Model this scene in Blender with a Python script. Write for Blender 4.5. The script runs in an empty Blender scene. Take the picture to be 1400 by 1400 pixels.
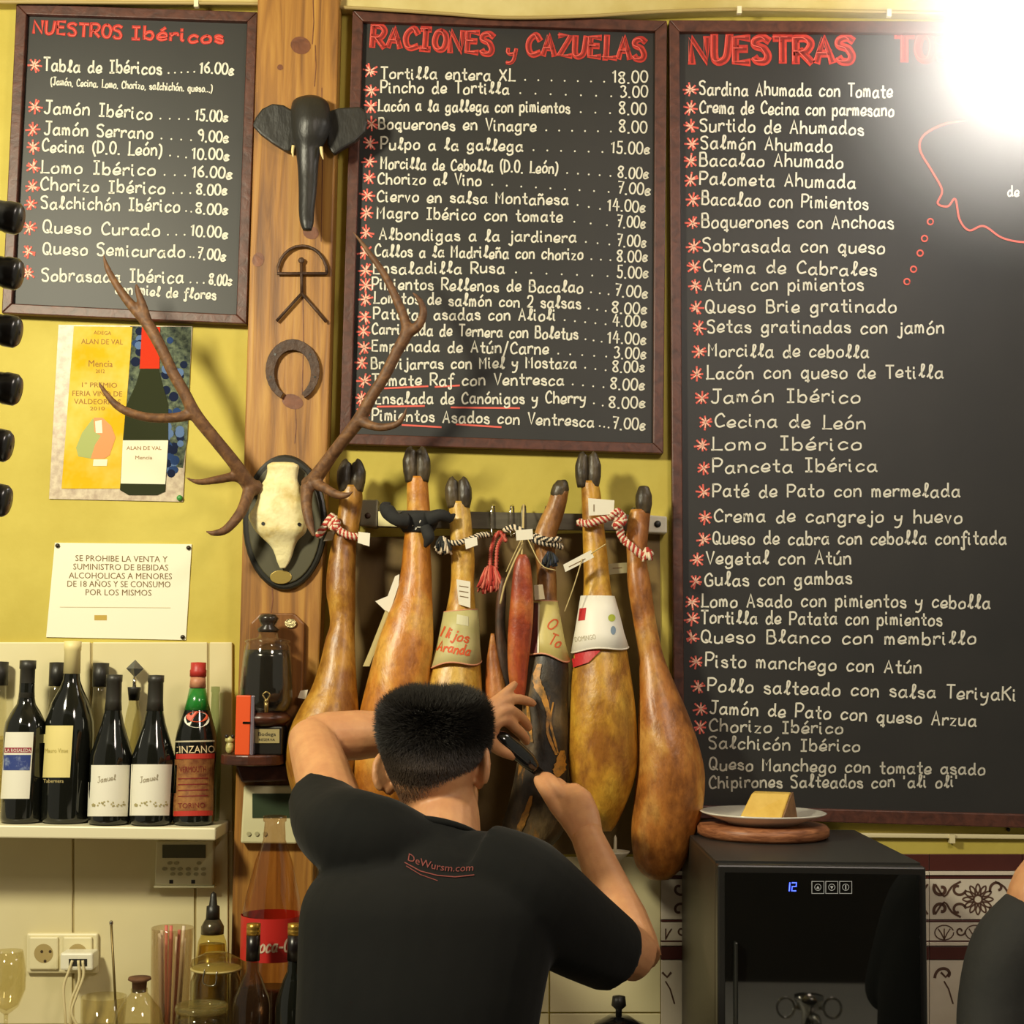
import bpy, bmesh, math, random
from mathutils import Vector, Matrix
from mathutils.bvhtree import BVHTree
random.seed(7)
SC = bpy.context.scene
COL = SC.collection
R = math.radians

def srgb(r, g, b, a=1.0):
    f = lambda c: (c/255/12.92) if c/255 <= 0.04045 else ((c/255+0.055)/1.055)**2.4
    return (f(r), f(g), f(b), a)

# ---------------------------------------------------------------- camera
F = 2100.0                      # focal length in pixels of the 1400 px frame
CAM = Vector((0.0, -3.15, 1.62))
PITCH, ROLL = math.atan(200/2100), R(0.7)
fw = Vector((0, math.cos(PITCH), math.sin(PITCH)))
u0 = Vector((0, -math.sin(PITCH), math.cos(PITCH)))
r0 = Vector((1, 0, 0))
rt = r0*math.cos(ROLL) + u0*math.sin(ROLL)
up = u0*math.cos(ROLL) - r0*math.sin(ROLL)
cam = bpy.data.objects.new('camera', bpy.data.cameras.new('camera'))
cam.data.sensor_width = 36.0
cam.data.lens = 36.0*F/1400.0
cam.data.clip_start = 0.05
cam.matrix_world = Matrix(((rt.x, up.x, -fw.x, CAM.x), (rt.y, up.y, -fw.y, CAM.y),
                           (rt.z, up.z, -fw.z, CAM.z), (0, 0, 0, 1)))
COL.objects.link(cam)
SC.camera = cam

def ray(px, py):
    return (fw + rt*((px-700)/F) + up*((700-py)/F)).normalized()
def P(px, py, y):
    """the point of the plane Y = y that the photograph shows at this pixel"""
    d = ray(px, py)
    return CAM + d*((y-CAM.y)/d.y)
def S(y):
    return (y-CAM.y)/F          # metres per pixel at depth y

# ---------------------------------------------------------------- world, lights, exposure
SC.view_settings.view_transform = 'Standard'
SC.view_settings.look = 'None'
SC.view_settings.gamma = 1.0
SC.view_settings.use_curve_mapping = False
SC.view_settings.exposure = -0.06
w = bpy.data.worlds.new('room_ambient'); SC.world = w
w.use_nodes = True
w.node_tree.nodes['Background'].inputs[0].default_value = (0.97, 0.91, 0.72, 1)
w.node_tree.nodes['Background'].inputs[1].default_value = 0.26

def area(name, loc, target, size, power, color):
    l = bpy.data.lights.new(name, 'AREA')
    l.shape = 'DISK'; l.size = size; l.energy = power; l.color = color
    o = bpy.data.objects.new(name, l)
    o.location = loc
    o.rotation_euler = (Vector(target)-Vector(loc)).to_track_quat('-Z', 'Y').to_euler()
    COL.objects.link(o)
    return o
area('ceiling_lamp_key', (-1.45, -1.75, 2.75), (0.0, 0.0, 1.5), 0.30, 60, (0.97, 0.90, 0.66))
area('added_fill', (0.9, -2.3, 2.9), (0.1, 0.0, 1.3), 0.5, 20, (1.0, 0.86, 0.74))  # unseen overhead fill, added to lift the front ambient

# ---------------------------------------------------------------- materials
MATS = {}
def mat(name, col, rough=0.5, col2=None, scale=8.0, stretch=(1, 1, 1), detail=4.0, lo=0.35, hi=0.65,
        metal=0.0, spec=0.5, bump=0.0, bscale=None, coat=0.0, emit=None, estr=0.0, sheen=0.0, sss=0.0, ior=None):
    if name in MATS: return MATS[name]
    m = bpy.data.materials.new(name); m.use_nodes = True
    nt = m.node_tree; N = nt.nodes; L = nt.links
    b = N['Principled BSDF']
    b.inputs['Roughness'].default_value = rough
    b.inputs['Metallic'].default_value = metal
    b.inputs['Specular IOR Level'].default_value = spec
    b.inputs['Coat Weight'].default_value = coat
    if ior: b.inputs['IOR'].default_value = ior
    if sheen: b.inputs['Sheen Weight'].default_value = sheen
    if sss:
        b.inputs['Subsurface Weight'].default_value = sss
        b.inputs['Subsurface Radius'].default_value = (0.012, 0.005, 0.003)
        b.inputs['Subsurface Scale'].default_value = 0.6
    c1 = srgb(*col)
    b.inputs['Base Color'].default_value = c1
    if emit:
        b.inputs['Emission Color'].default_value = srgb(*emit)
        b.inputs['Emission Strength'].default_value = estr
    tc = mp = None
    if col2 or bump:
        tc = N.new('ShaderNodeTexCoord'); mp = N.new('ShaderNodeMapping')
        mp.inputs['Scale'].default_value = stretch
        L.new(tc.outputs['Object'], mp.inputs['Vector'])
    if col2:
        n = N.new('ShaderNodeTexNoise')
        n.inputs['Scale'].default_value = scale; n.inputs['Detail'].default_value = detail
        n.inputs['Roughness'].default_value = 0.6
        L.new(mp.outputs[0], n.inputs['Vector'])
        rp = N.new('ShaderNodeValToRGB')
        rp.color_ramp.elements[0].position = lo; rp.color_ramp.elements[0].color = c1
        rp.color_ramp.elements[1].position = hi; rp.color_ramp.elements[1].color = srgb(*col2)
        L.new(n.outputs['Fac'], rp.inputs[0])
        L.new(rp.outputs[0], b.inputs['Base Color'])
    if bump:
        n2 = N.new('ShaderNodeTexNoise')
        n2.inputs['Scale'].default_value = bscale or scale*3; n2.inputs['Detail'].default_value = 5
        L.new(mp.outputs[0], n2.inputs['Vector'])
        bp = N.new('ShaderNodeBump'); bp.inputs['Strength'].default_value = bump
        bp.inputs['Distance'].default_value = 0.01
        L.new(n2.outputs['Fac'], bp.inputs['Height'])
        L.new(bp.outputs[0], b.inputs['Normal'])
    MATS[name] = m
    return m

def wood(name, dark, light, scale=5.0, stretch=(9, 9, 0.7), rough=0.5, mid=None):
    if name in MATS: return MATS[name]
    m = bpy.data.materials.new(name); m.use_nodes = True
    nt = m.node_tree; N = nt.nodes; L = nt.links
    b = N['Principled BSDF']; b.inputs['Roughness'].default_value = rough
    tc = N.new('ShaderNodeTexCoord'); mp = N.new('ShaderNodeMapping')
    mp.inputs['Scale'].default_value = stretch
    L.new(tc.outputs['Object'], mp.inputs['Vector'])
    n = N.new('ShaderNodeTexNoise'); n.inputs['Scale'].default_value = scale
    n.inputs['Detail'].default_value = 8; n.inputs['Roughness'].default_value = 0.55; n.inputs['Distortion'].default_value = 0.6
    L.new(mp.outputs[0], n.inputs['Vector'])
    rp = N.new('ShaderNodeValToRGB')
    rp.color_ramp.elements[0].position = 0.3; rp.color_ramp.elements[0].color = srgb(*dark)
    rp.color_ramp.elements[1].position = 0.68; rp.color_ramp.elements[1].color = srgb(*light)
    if mid:
        e = rp.color_ramp.elements.new(0.5); e.color = srgb(*mid)
    L.new(n.outputs['Fac'], rp.inputs[0]); L.new(rp.outputs[0], b.inputs['Base Color'])
    bp = N.new('ShaderNodeBump'); bp.inputs['Strength'].default_value = 0.25; bp.inputs['Distance'].default_value = 0.004
    L.new(n.outputs['Fac'], bp.inputs['Height']); L.new(bp.outputs[0], b.inputs['Normal'])
    MATS[name] = m
    return m

def clear_glass(name, tint=(240, 238, 225), mixf=0.12, rough=0.03, body=0.0, bodycol=(200, 190, 150)):
    """thin glass wall: mostly see-through with a fresnel reflection, optionally a little milky"""
    if name in MATS: return MATS[name]
    m = bpy.data.materials.new(name); m.use_nodes = True
    nt = m.node_tree; N = nt.nodes; L = nt.links
    for n in list(N):
        if n.type == 'BSDF_PRINCIPLED': N.remove(n)
    out = [n for n in N if n.type == 'OUTPUT_MATERIAL'][0]
    t = N.new('ShaderNodeBsdfTransparent'); tt = srgb(*tint); t.inputs[0].default_value = (tt[0]**.4, tt[1]**.4, tt[2]**.4, 1)
    g = N.new('ShaderNodeBsdfGlossy'); g.inputs['Roughness'].default_value = rough
    g.inputs['Color'].default_value = (1, 1, 1, 1)
    lw = N.new('ShaderNodeLayerWeight'); lw.inputs['Blend'].default_value = .5
    pw = N.new('ShaderNodeMath'); pw.operation = 'POWER'; pw.inputs[1].default_value = 3.5
    L.new(lw.outputs['Facing'], pw.inputs[0])
    fr = N.new('ShaderNodeMath'); fr.operation = 'MULTIPLY_ADD'; fr.inputs[1].default_value = .5; fr.inputs[2].default_value = .05
    L.new(pw.outputs[0], fr.inputs[0])
    mx = N.new('ShaderNodeMixShader')
    L.new(fr.outputs[0], mx.inputs[0]); L.new(t.outputs[0], mx.inputs[1]); L.new(g.outputs[0], mx.inputs[2])
    last = mx
    if body > 0:
        d = N.new('ShaderNodeBsdfDiffuse'); d.inputs[0].default_value = srgb(*bodycol)
        m2 = N.new('ShaderNodeMixShader'); m2.inputs[0].default_value = body*.5
        L.new(mx.outputs[0], m2.inputs[1]); L.new(d.outputs[0], m2.inputs[2]); last = m2
    L.new(last.outputs[0], out.inputs['Surface'])
    MATS[name] = m
    return m

# ---------------------------------------------------------------- object helpers
def tag(o, label=None, cat=None, group=None, kind=None):
    if label: o['label'] = label
    if cat: o['category'] = cat
    if group: o['group'] = group
    if kind: o['kind'] = kind
    return o

def thing(name, label, cat, loc, group=None):
    o = bpy.data.objects.new(name, None)
    o.empty_display_size = 0.05
    o.location = loc; COL.objects.link(o)
    tag(o, label, cat, group)
    return o

def root_of(o):
    while o.parent: o = o.parent
    return o

def mesh(name, vf, m, parent=None, smooth=False, loc=None, bevel=0.0, sub=0):
    """one mesh object from world-space geometry (verts, faces) or a bmesh"""
    me = bpy.data.meshes.new(name)
    if isinstance(vf, bmesh.types.BMesh):
        vf.to_mesh(me); vf.free()
    else:
        me.from_pydata([tuple(v) for v in vf[0]], [], vf[1])
    o = bpy.data.objects.new(name, me)
    COL.objects.link(o)
    if parent is not None:
        base = Vector(root_of(parent).location)
        o.parent = parent
    else:
        if loc is None:
            xs = [v.co for v in me.vertices]
            loc = Vector((sum(v.x for v in xs)/len(xs), sum(v.y for v in xs)/len(xs), min(v.z for v in xs)))
        base = Vector(loc)
        o.location = base
    me.transform(Matrix.Translation(-base))
    me.update()
    if m is not None: me.materials.append(m)
    if smooth:
        for p in me.polygons: p.use_smooth = True
    if bevel:
        md = o.modifiers.new('bevel', 'BEVEL'); md.width = bevel; md.segments = 2; md.limit_method = 'ANGLE'
    if sub:
        md = o.modifiers.new('sub', 'SUBSURF'); md.levels = sub; md.render_levels = sub
    return o

def join(*parts):
    V, Fa = [], []
    for v, f in parts:
        n = len(V); V += list(v); Fa += [tuple(i+n for i in q) for q in f]
    return V, Fa

def box(x0, x1, y0, y1, z0, z1):
    v = [Vector((x, y, z)) for z in (z0, z1) for y in (y0, y1) for x in (x0, x1)]
    return v, [(0, 2, 3, 1), (4, 5, 7, 6), (0, 1, 5, 4), (2, 6, 7, 3), (0, 4, 6, 2), (1, 3, 7, 5)]

def slab(px, yf, yb):
    """prism: pixel polygon on the plane yf, extruded straight back to yb"""
    f = [P(x, y, yf) for x, y in px]; n = len(f)
    b = [Vector((p.x, yb, p.z)) for p in f]
    fa = [tuple(range(n)), tuple(range(2*n-1, n-1, -1))]
    fa += [(i, i+n, (i+1) % n+n, (i+1) % n) for i in range(n)]
    return f+b, fa

def rectpx(x0, y0, x1, y1):
    return [(x0, y0), (x1, y0), (x1, y1), (x0, y1)]

def loft(rings, cap=True):
    """rings: lists of equally many points"""
    n = len(rings[0]); V = [p for r in rings for p in r]; Fa = []
    for k in range(len(rings)-1):
        for i in range(n):
            a, b = k*n+i, k*n+(i+1) % n
            Fa.append((a, b, b+n, a+n))
    if cap:
        Fa.append(tuple(range(n-1, -1, -1))); m = (len(rings)-1)*n
        Fa.append(tuple(range(m, m+n)))
    return V, Fa

def lathe(base, prof, n=28, axis=Vector((0, 0, 1))):
    """base point, profile [(radius, height)]"""
    ax = Vector(axis).normalized()
    a = ax.orthogonal().normalized() if abs(ax.z) < 0.99 else Vector((1, 0, 0))
    b = ax.cross(a)
    rings = []
    for r, h in prof:
        c = Vector(base)+ax*h
        rings.append([c+(a*math.cos(t)+b*math.sin(t))*max(r, 1e-4) for t in (2*math.pi*i/n for i in range(n))])
    return loft(rings)

def cat_rom(pts, k=6):
    if len(pts) < 3: return [Vector(p) for p in pts]
    p = [Vector(q) for q in pts]; out = []
    for i in range(len(p)-1):
        a = p[i-1] if i else p[0]*2-p[1]
        b, c = p[i], p[i+1]
        d = p[i+2] if i+2 < len(p) else p[-1]*2-p[-2]
        for j in range(k):
            t = j/k
            out.append(0.5*((2*b)+(c-a)*t+(2*a-5*b+4*c-d)*t*t+(3*b-a-3*c+d)*t**3))
    out.append(p[-1])
    return out

def tube(pts, rad, n=8, k=5, flat=1.0, upv=None):
    """smooth tube through 3-D points; rad scalar or list per point"""
    pts = [Vector(q) for q in pts]
    if not hasattr(rad, '__len__'): rad = [rad]*len(pts)
    if k > 1 and len(pts) > 2:
        c = cat_rom([(q.x, q.y, q.z) for q in pts], k)
        rr = []
        for i in range(len(pts)-1):
            for j in range(k): rr.append(rad[i]+(rad[i+1]-rad[i])*j/k)
        rr.append(rad[-1])
    else:
        c, rr = pts, list(rad)
    rings = []; prev = upv
    for i, p in enumerate(c):
        t = (c[min(i+1, len(c)-1)]-c[max(i-1, 0)])
        t = t.normalized() if t.length > 1e-9 else Vector((0, 0, 1))
        if prev is None: prev = t.orthogonal()
        s = prev-t*prev.dot(t)
        s = s.normalized() if s.length > 1e-6 else t.orthogonal().normalized()
        b = t.cross(s); prev = s
        rings.append([p+(s*math.cos(a)+b*math.sin(a)*flat)*rr[i] for a in (2*math.pi*q/n for q in range(n))])
    return loft(rings)

def ell(c, rad, axes=None, nu=16, nv=10):
    c = Vector(c); ax = axes or (Vector((1, 0, 0)), Vector((0, 1, 0)), Vector((0, 0, 1)))
    rings = []
    for j in range(nv+1):
        t = -math.pi/2+math.pi*(0.02+0.96*j/nv)
        rings.append([c+ax[0]*rad[0]*math.cos(t)*math.cos(a)+ax[1]*rad[1]*math.cos(t)*math.sin(a)+ax[2]*rad[2]*math.sin(t)
                      for a in (2*math.pi*i/nu for i in range(nu))])
    return loft(rings)

def loft_px(rows, yc, depth=0.8, maxd=0.095, n=24, k=4, back=1.0, wob=0.0, seed=0, sq=1.0):
    """vertical body from pixel outline rows (y, xleft, xright[, depth centre]); elliptical cross-sections"""
    pts = cat_rom([(r[0], r[1], r[2]) for r in rows], k)
    ycs = [r[3] if len(r) > 3 else yc for r in rows]
    rnd = random.Random(seed); ph = [rnd.uniform(0, 6.28) for _ in range(6)]
    rings = []
    for i, q in enumerate(pts):
        f = min(i/k, len(rows)-1); a = int(f); fr = f-a
        y_ = ycs[a]*(1-fr)+ycs[min(a+1, len(rows)-1)]*fr
        c = P((q[1]+q[2])/2, q[0], y_); hw = abs(q[2]-q[1])/2*S(y_); hd = min(hw*depth, maxd)
        ring = []
        for j in range(n):
            t = 2*math.pi*j/n
            w_ = 1+wob*(math.sin(3*t+ph[0]+c.z*21)+math.sin(2*t+ph[1]-c.z*33)+0.6*math.sin(5*t+ph[2]+c.z*47))
            ring.append(Vector((c.x+hw*math.cos(t)*(1+(w_-1)*0.4), c.y+hd*math.copysign(abs(math.sin(t))**sq, math.sin(t))*w_*(back if math.sin(t) > 0 else 1), c.z)))
        rings.append(ring)
    return loft(rings)

def remesh(vf, voxel, smooth=4, fac=0.5):
    me = bpy.data.meshes.new('tmp'); me.from_pydata([tuple(v) for v in vf[0]], [], vf[1]); me.update()
    bm = bmesh.new(); bm.from_mesh(me); bmesh.ops.recalc_face_normals(bm, faces=bm.faces); bm.to_mesh(me); bm.free()
    o = bpy.data.objects.new('tmp', me); COL.objects.link(o)
    md = o.modifiers.new('r', 'REMESH'); md.mode = 'VOXEL'; md.voxel_size = voxel; md.use_smooth_shade = True
    if smooth:
        s = o.modifiers.new('s', 'SMOOTH'); s.iterations = smooth; s.factor = fac
    dg = bpy.context.evaluated_depsgraph_get()
    ev = bpy.data.meshes.new_from_object(o.evaluated_get(dg))
    bpy.data.objects.remove(o); bpy.data.meshes.remove(me)
    V = [v.co.copy() for v in ev.vertices]; Fa = [tuple(p.vertices) for p in ev.polygons]
    bpy.data.meshes.remove(ev)
    return V, Fa

# surfaces to draw on: a mapper turns a photo pixel into a point on the surface it shows
def on_plane(y):
    return lambda px, py, off=0.0: P(px, py, y-off)
def on_mesh(vf):
    t = BVHTree.FromPolygons([tuple(v) for v in vf[0]], vf[1])
    def f(px, py, off=0.0):
        d = ray(px, py); h = t.ray_cast(CAM, d)
        if h[0] is None: return None
        nn = h[1] if h[1].dot(d) < 0 else -h[1]
        return h[0]+nn*off
    return f

def patch(mp, quad, off=0.001, nu=14, nv=6):
    """grid patch with pixel corners TL, TR, BR, BL laid on a surface"""
    V, Fa, idx = [], [], {}
    a, b, c, d = [Vector(q) for q in quad]
    for j in range(nv+1):
        for i in range(nu+1):
            u, v = i/nu, j/nv
            q = (a*(1-u)+b*u)*(1-v)+(d*(1-u)+c*u)*v
            p = mp(q.x, q.y, off)
            if p is not None:
                idx[i, j] = len(V); V.append(p)
    for j in range(nv):
        for i in range(nu):
            k = [(i, j), (i+1, j), (i+1, j+1), (i, j+1)]
            if all(q in idx for q in k): Fa.append(tuple(idx[q] for q in k))
    return V, Fa

def poly_on(mp, pts, off=0.001):
    V = [mp(x, y, off) for x, y in pts]
    return (V, [tuple(range(len(V)))]) if all(v is not None for v in V) else ([], [])

def disc_px(x, y, rx, ry=None, n=14, rot=0.0):
    ry = ry or rx
    return [(x+rx*math.cos(t)*math.cos(rot)-ry*math.sin(t)*math.sin(rot), y+rx*math.cos(t)*math.sin(rot)+ry*math.sin(t)*math.cos(rot))
            for t in (2*math.pi*i/n for i in range(n))]

def ribbon(mp, pts, w_, off=0.001):
    """flat stroke of width w_ px along pixel points"""
    p = [Vector(q) for q in pts]
    if len(p) < 2: return [], []
    V, Fa = [], []
    for i, q in enumerate(p):
        t = p[min(i+1, len(p)-1)]-p[max(i-1, 0)]
        if t.length < 1e-6: t = Vector((1, 0))
        t.normalize(); nn = Vector((-t.y, t.x))*w_/2
        e = -t*w_*0.3 if i == 0 else (t*w_*0.3 if i == len(p)-1 else Vector((0, 0)))
        l, r_ = mp(q.x+nn.x+e.x, q.y+nn.y+e.y, off), mp(q.x-nn.x+e.x, q.y-nn.y+e.y, off)
        if l is None or r_ is None: break
        V += [l, r_]
    for i in range(len(V)//2-1): Fa.append((2*i, 2*i+1, 2*i+3, 2*i+2))
    return V, Fa

# ---------------------------------------------------------------- handwriting: a stroke alphabet (baseline 3, x-height 8, capitals c)
G = {}
def g(ch, adv, s): G[ch] = (adv, s.split())
for ch, adv, s in [
 ('a', 7, '57381705133355 585463'), ('b', 6.5, '!0c03 0628485655432304'), ('c', 6, '57381705133354'), ('d', 7, '56381705133355 !5c5463'),
 ('e', 6, '053556482806042354'), ('f', 5, '5b4c2a23200001 !0848'), ('g', 7, '56381705133355 585351301001'), ('h', 6.5, '!0c03 0628485653'),
 ('i', 3, '080413 !0a0b'), ('j', 4.5, '38322001 !3a3b'), ('k', 5.5, '!0c03 !4806 !1643'), ('l', 5, '04384b3c2b243344'),
 ('m', 8, '!0803 0618283633 3648586663'), ('n', 6.5, '!0803 0628485653'), ('o', 6.5, '3817051333545738'), ('p', 6.5, '!0800 0628485655432304'),
 ('q', 7, '56381705133355 !5850 !3161'), ('r', 5, '!0803 06284847'), ('s', 5.5, '4728071645432304'), ('t', 5, '2b243343 !0848'),
 ('u', 6.5, '0804133355 !5853'), ('v', 5.5, '!082348'), ('w', 8, '!0813354363 !63 78'), ('x', 5.5, '!0843 !4803'), ('y', 6.5, '08062556 58422000'), ('z', 5.5, '!08480343'),
 ('A', 7.5, '!033c63 !1656'), ('B', 7, '!0c03 0c4c594808 0848654303'), ('C', 7, '6a4c1a07143364'), ('D', 7, '!0c03 0c4b674403'),
 ('E', 6.5, '!5c0c0353 !0848'), ('F', 6, '!5c0c03 !0848'), ('G', 7.5, '6a4c1a0714336467 !4767'), ('H', 7, '!0c03 !6c63 !0868'),
 ('I', 5.5, '!0c4c !2c23 !0343'), ('J', 6.5, '!1c6c 4c45331304'), ('K', 7, '!0c03 !6c07 !2863'), ('L', 6.5, '!1c1363 !0313'),
 ('M', 8, '!030c376c63'), ('N', 7.5, '!030c636c'), ('O', 7, '3c1b07143354685b3c'), ('P', 6.8, '!0c03 0c4c6a4707'),
 ('Q', 8, '3c1b07143354685b3c !3573'), ('R', 7, '!0c03 0c4c6a4707 !2763'), ('S', 6.5, '5b3c0b09384755431304'), ('T', 6.8, '!0c6c !3c33'),
 ('U', 7, '0c051333556c'), ('V', 6.8, '!0c336c'), ('X', 7, '!0c63 !6c03'), ('Y', 6.5, '!0c376c !3733'), ('Z', 7, '!0c6c0363'),
 ('0', 6.5, '3c1b07143354685b3c'), ('1', 4, '!0a2c23'), ('2', 6.5, '0a1c4c5a4703 !0353'), ('3', 6, '0b2c4b4a38 3856441304'), ('4', 7, '!3c0666 !4a43'),
 ('5', 6.5, '!5c1c18 184856431304'), ('6', 6.5, '4c1907143354563807'), ('7', 6, '!0c5c23 !1848'), ('8', 6.5, '380a2c5b3805235438'), ('9', 6.5, '5a3c0a28485a5543'),
 ('€', 6, '57381705133354 !0646 !0545'), ('.', 2.5, '!0313'), (',', 2.5, '!1302'), ('(', 4, '3c1a1531'), (')', 4, '0c2a2501'), ('/', 5.5, '!014c'),
 ("'", 2.5, '!0c0a'), ('-', 5, '!0646'), (' ', 5.0, '')]:
    g(ch, adv, s)
for a_, b_ in zip('áéíóú', 'aeiou'):
    G[a_] = (G[b_][0], [q for q in G[b_][1] if q != '!0a0b']+['!2a4c'])
G['ñ'] = (6.5, G['n'][1]+['0a1b3a4b'])

def strokes(text, p0, p1, unit, jit=0.5, rnd=None, slant=0.0):
    """pixel polylines of a handwritten text whose baseline runs from p0 to p1"""
    rnd = rnd or random.Random(hash_(text))
    tot = sum(G[c][0]+1.4 for c in text)-1.4
    a, b = Vector(p0), Vector(p1); d = (b-a); kx = d.length/tot; d.normalize(); nrm = Vector((d.y, -d.x))
    x = 0.0; out = []
    for c in text:
        adv, ss = G[c]
        jy = rnd.uniform(-jit, jit); sc = 1+rnd.uniform(-0.06, 0.06)
        for s in ss:
            poly = s[0] == '!'
            q = s[1:] if poly else s
            pts = [(int(q[i], 16), int(q[i+1], 16)-3) for i in range(0, len(q), 2)]
            if not poly: pts = [(v.x, v.y) for v in cat_rom(pts, 4)]
            out.append([tuple(a+d*(x+px+slant*py)*kx+nrm*((py*sc+jy)*unit)) for px, py in pts])
        x += adv+1.4
    return out
def hash_(s):
    h = 7
    for c in s: h = (h*31+ord(c)) % 1000003
    return h

def write(mp, text, p0, p1, unit, width, off=0.0012, **k):
    return join(*[ribbon(mp, s, width, off) for s in strokes(text, p0, p1, unit, **k)])

# printed lettering: Blender's built-in font as flat geometry
_txt = {}
def print_shape(text):
    if text in _txt: return _txt[text]
    cu = bpy.data.curves.new('t', 'FONT'); cu.body = text; cu.resolution_u = 2
    o = bpy.data.objects.new('t', cu); COL.objects.link(o)
    dg = bpy.context.evaluated_depsgraph_get()
    me = bpy.data.meshes.new_from_object(o.evaluated_get(dg))
    V = [(v.co.x, v.co.y) for v in me.vertices]; Fa = [tuple(p.vertices) for p in me.polygons]
    bpy.data.objects.remove(o); bpy.data.curves.remove(cu); bpy.data.meshes.remove(me)
    x0 = min(v[0] for v in V); x1 = max(v[0] for v in V)
    _txt[text] = ([((x-x0)/(x1-x0), y/0.7) for x, y in V], Fa)
    return _txt[text]
def print_on(mp, text, p0, p1, h, off=0.0012, bow=0.0, slant=0.0):
    V, Fa = print_shape(text)
    a, b = Vector(p0), Vector(p1); d = (b-a); nrm = Vector((d.y, -d.x)).normalized()
    out = []
    for u, v in V:
        q = a+d*u+nrm*(v*h+bow*4*u*(1-u))+d.normalized()*v*h*slant
        p = mp(q.x, q.y, off)
        out.append(p)
    ok = {}; W = []
    for i, p in enumerate(out):
        if p is not None: ok[i] = len(W); W.append(p)
    return W, [tuple(ok[i] for i in f) for f in Fa if all(i in ok for i in f)]

# ================================================================ THE SETTING
m_wall = mat('yellow_plaster', (204, 188, 88), 0.75, (188, 170, 70), 3.0, detail=6, bump=0.25, bscale=14)
m_cream = mat('cream_glaze', (226, 216, 172), 0.28, (216, 204, 156), 2.0)
m_grout = mat('grout', (188, 172, 124), 0.9)
m_post = wood('post_pine', (106, 66, 26), (186, 138, 62), 4.5, (10, 10, 0.55), 0.5, (160, 110, 44))
m_knot = wood('knot', (88, 46, 24), (124, 72, 40), 14, (3, 3, 3), 0.5)
m_frame = wood('board_frame', (62, 34, 26), (96, 54, 40), 6, (8, 8, 8), 0.45)
m_cornice = mat('cornice_paint', (214, 200, 140), 0.5, (190, 170, 100), 5)
m_maroon = mat('maroon_tile', (82, 40, 34), 0.3, (70, 32, 28), 6)
m_tile = mat('white_tile', (214, 204, 186), 0.25, (204, 192, 172), 6)
m_motif = mat('motif_brown', (86, 60, 48), 0.35)

wall = mesh('wall_back', box(-2.2, 2.4, 0.0, 0.12, 0.0, 3.6), m_wall)
tag(wall, 'yellow plastered bar wall', kind='structure')
fl = mesh('floor', box(-2.2, 2.4, -4.2, 0.0, -0.05, 0.0), mat('floor_tile', (96, 78, 60), 0.5, (84, 66, 50), 4))
tag(fl, 'brown tiled bar floor', kind='structure')
def wchild(name, vf, m, smooth=False, bevel=0.0):
    o = mesh(name, vf, m, wall, smooth, bevel=bevel); return o

# cream tiles on the left, grout bed and single tiles
wchild('grout_bed', slab(rectpx(-260, 879, 318, 1620), -0.004, 0.0), m_grout)
for x0, x1 in ((-220, -38), (-36, 124), (126, 284), (286, 318)):
    wchild('tile', slab(rectpx(x0+.6, 878, x1-.6, 1137), -0.009, -0.001), m_cream, bevel=0.002)
for x0, x1 in ((-220, -66), (-64, 99), (101, 266), (268, 312)):
    wchild('tile', slab(rectpx(x0+.5, 1139, x1-.5, 1400), -0.009, -0.001), m_cream, bevel=0.0015)
    wchild('tile', slab(rectpx(x0+.5, 1402, x1-.5, 1620), -0.009, -0.001), m_cream, bevel=0.0015)
# plain cream tiles behind the man
for x0, x1 in ((430, 590), (592, 750), (752, 903)):
    wchild('tile', slab(rectpx(x0, 1172, x1, 1384), -0.006, -0.0), m_cream, bevel=0.0015)
    wchild('tile', slab(rectpx(x0, 1386, x1, 1640), -0.006, -0.0), m_cream, bevel=0.0015)
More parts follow.
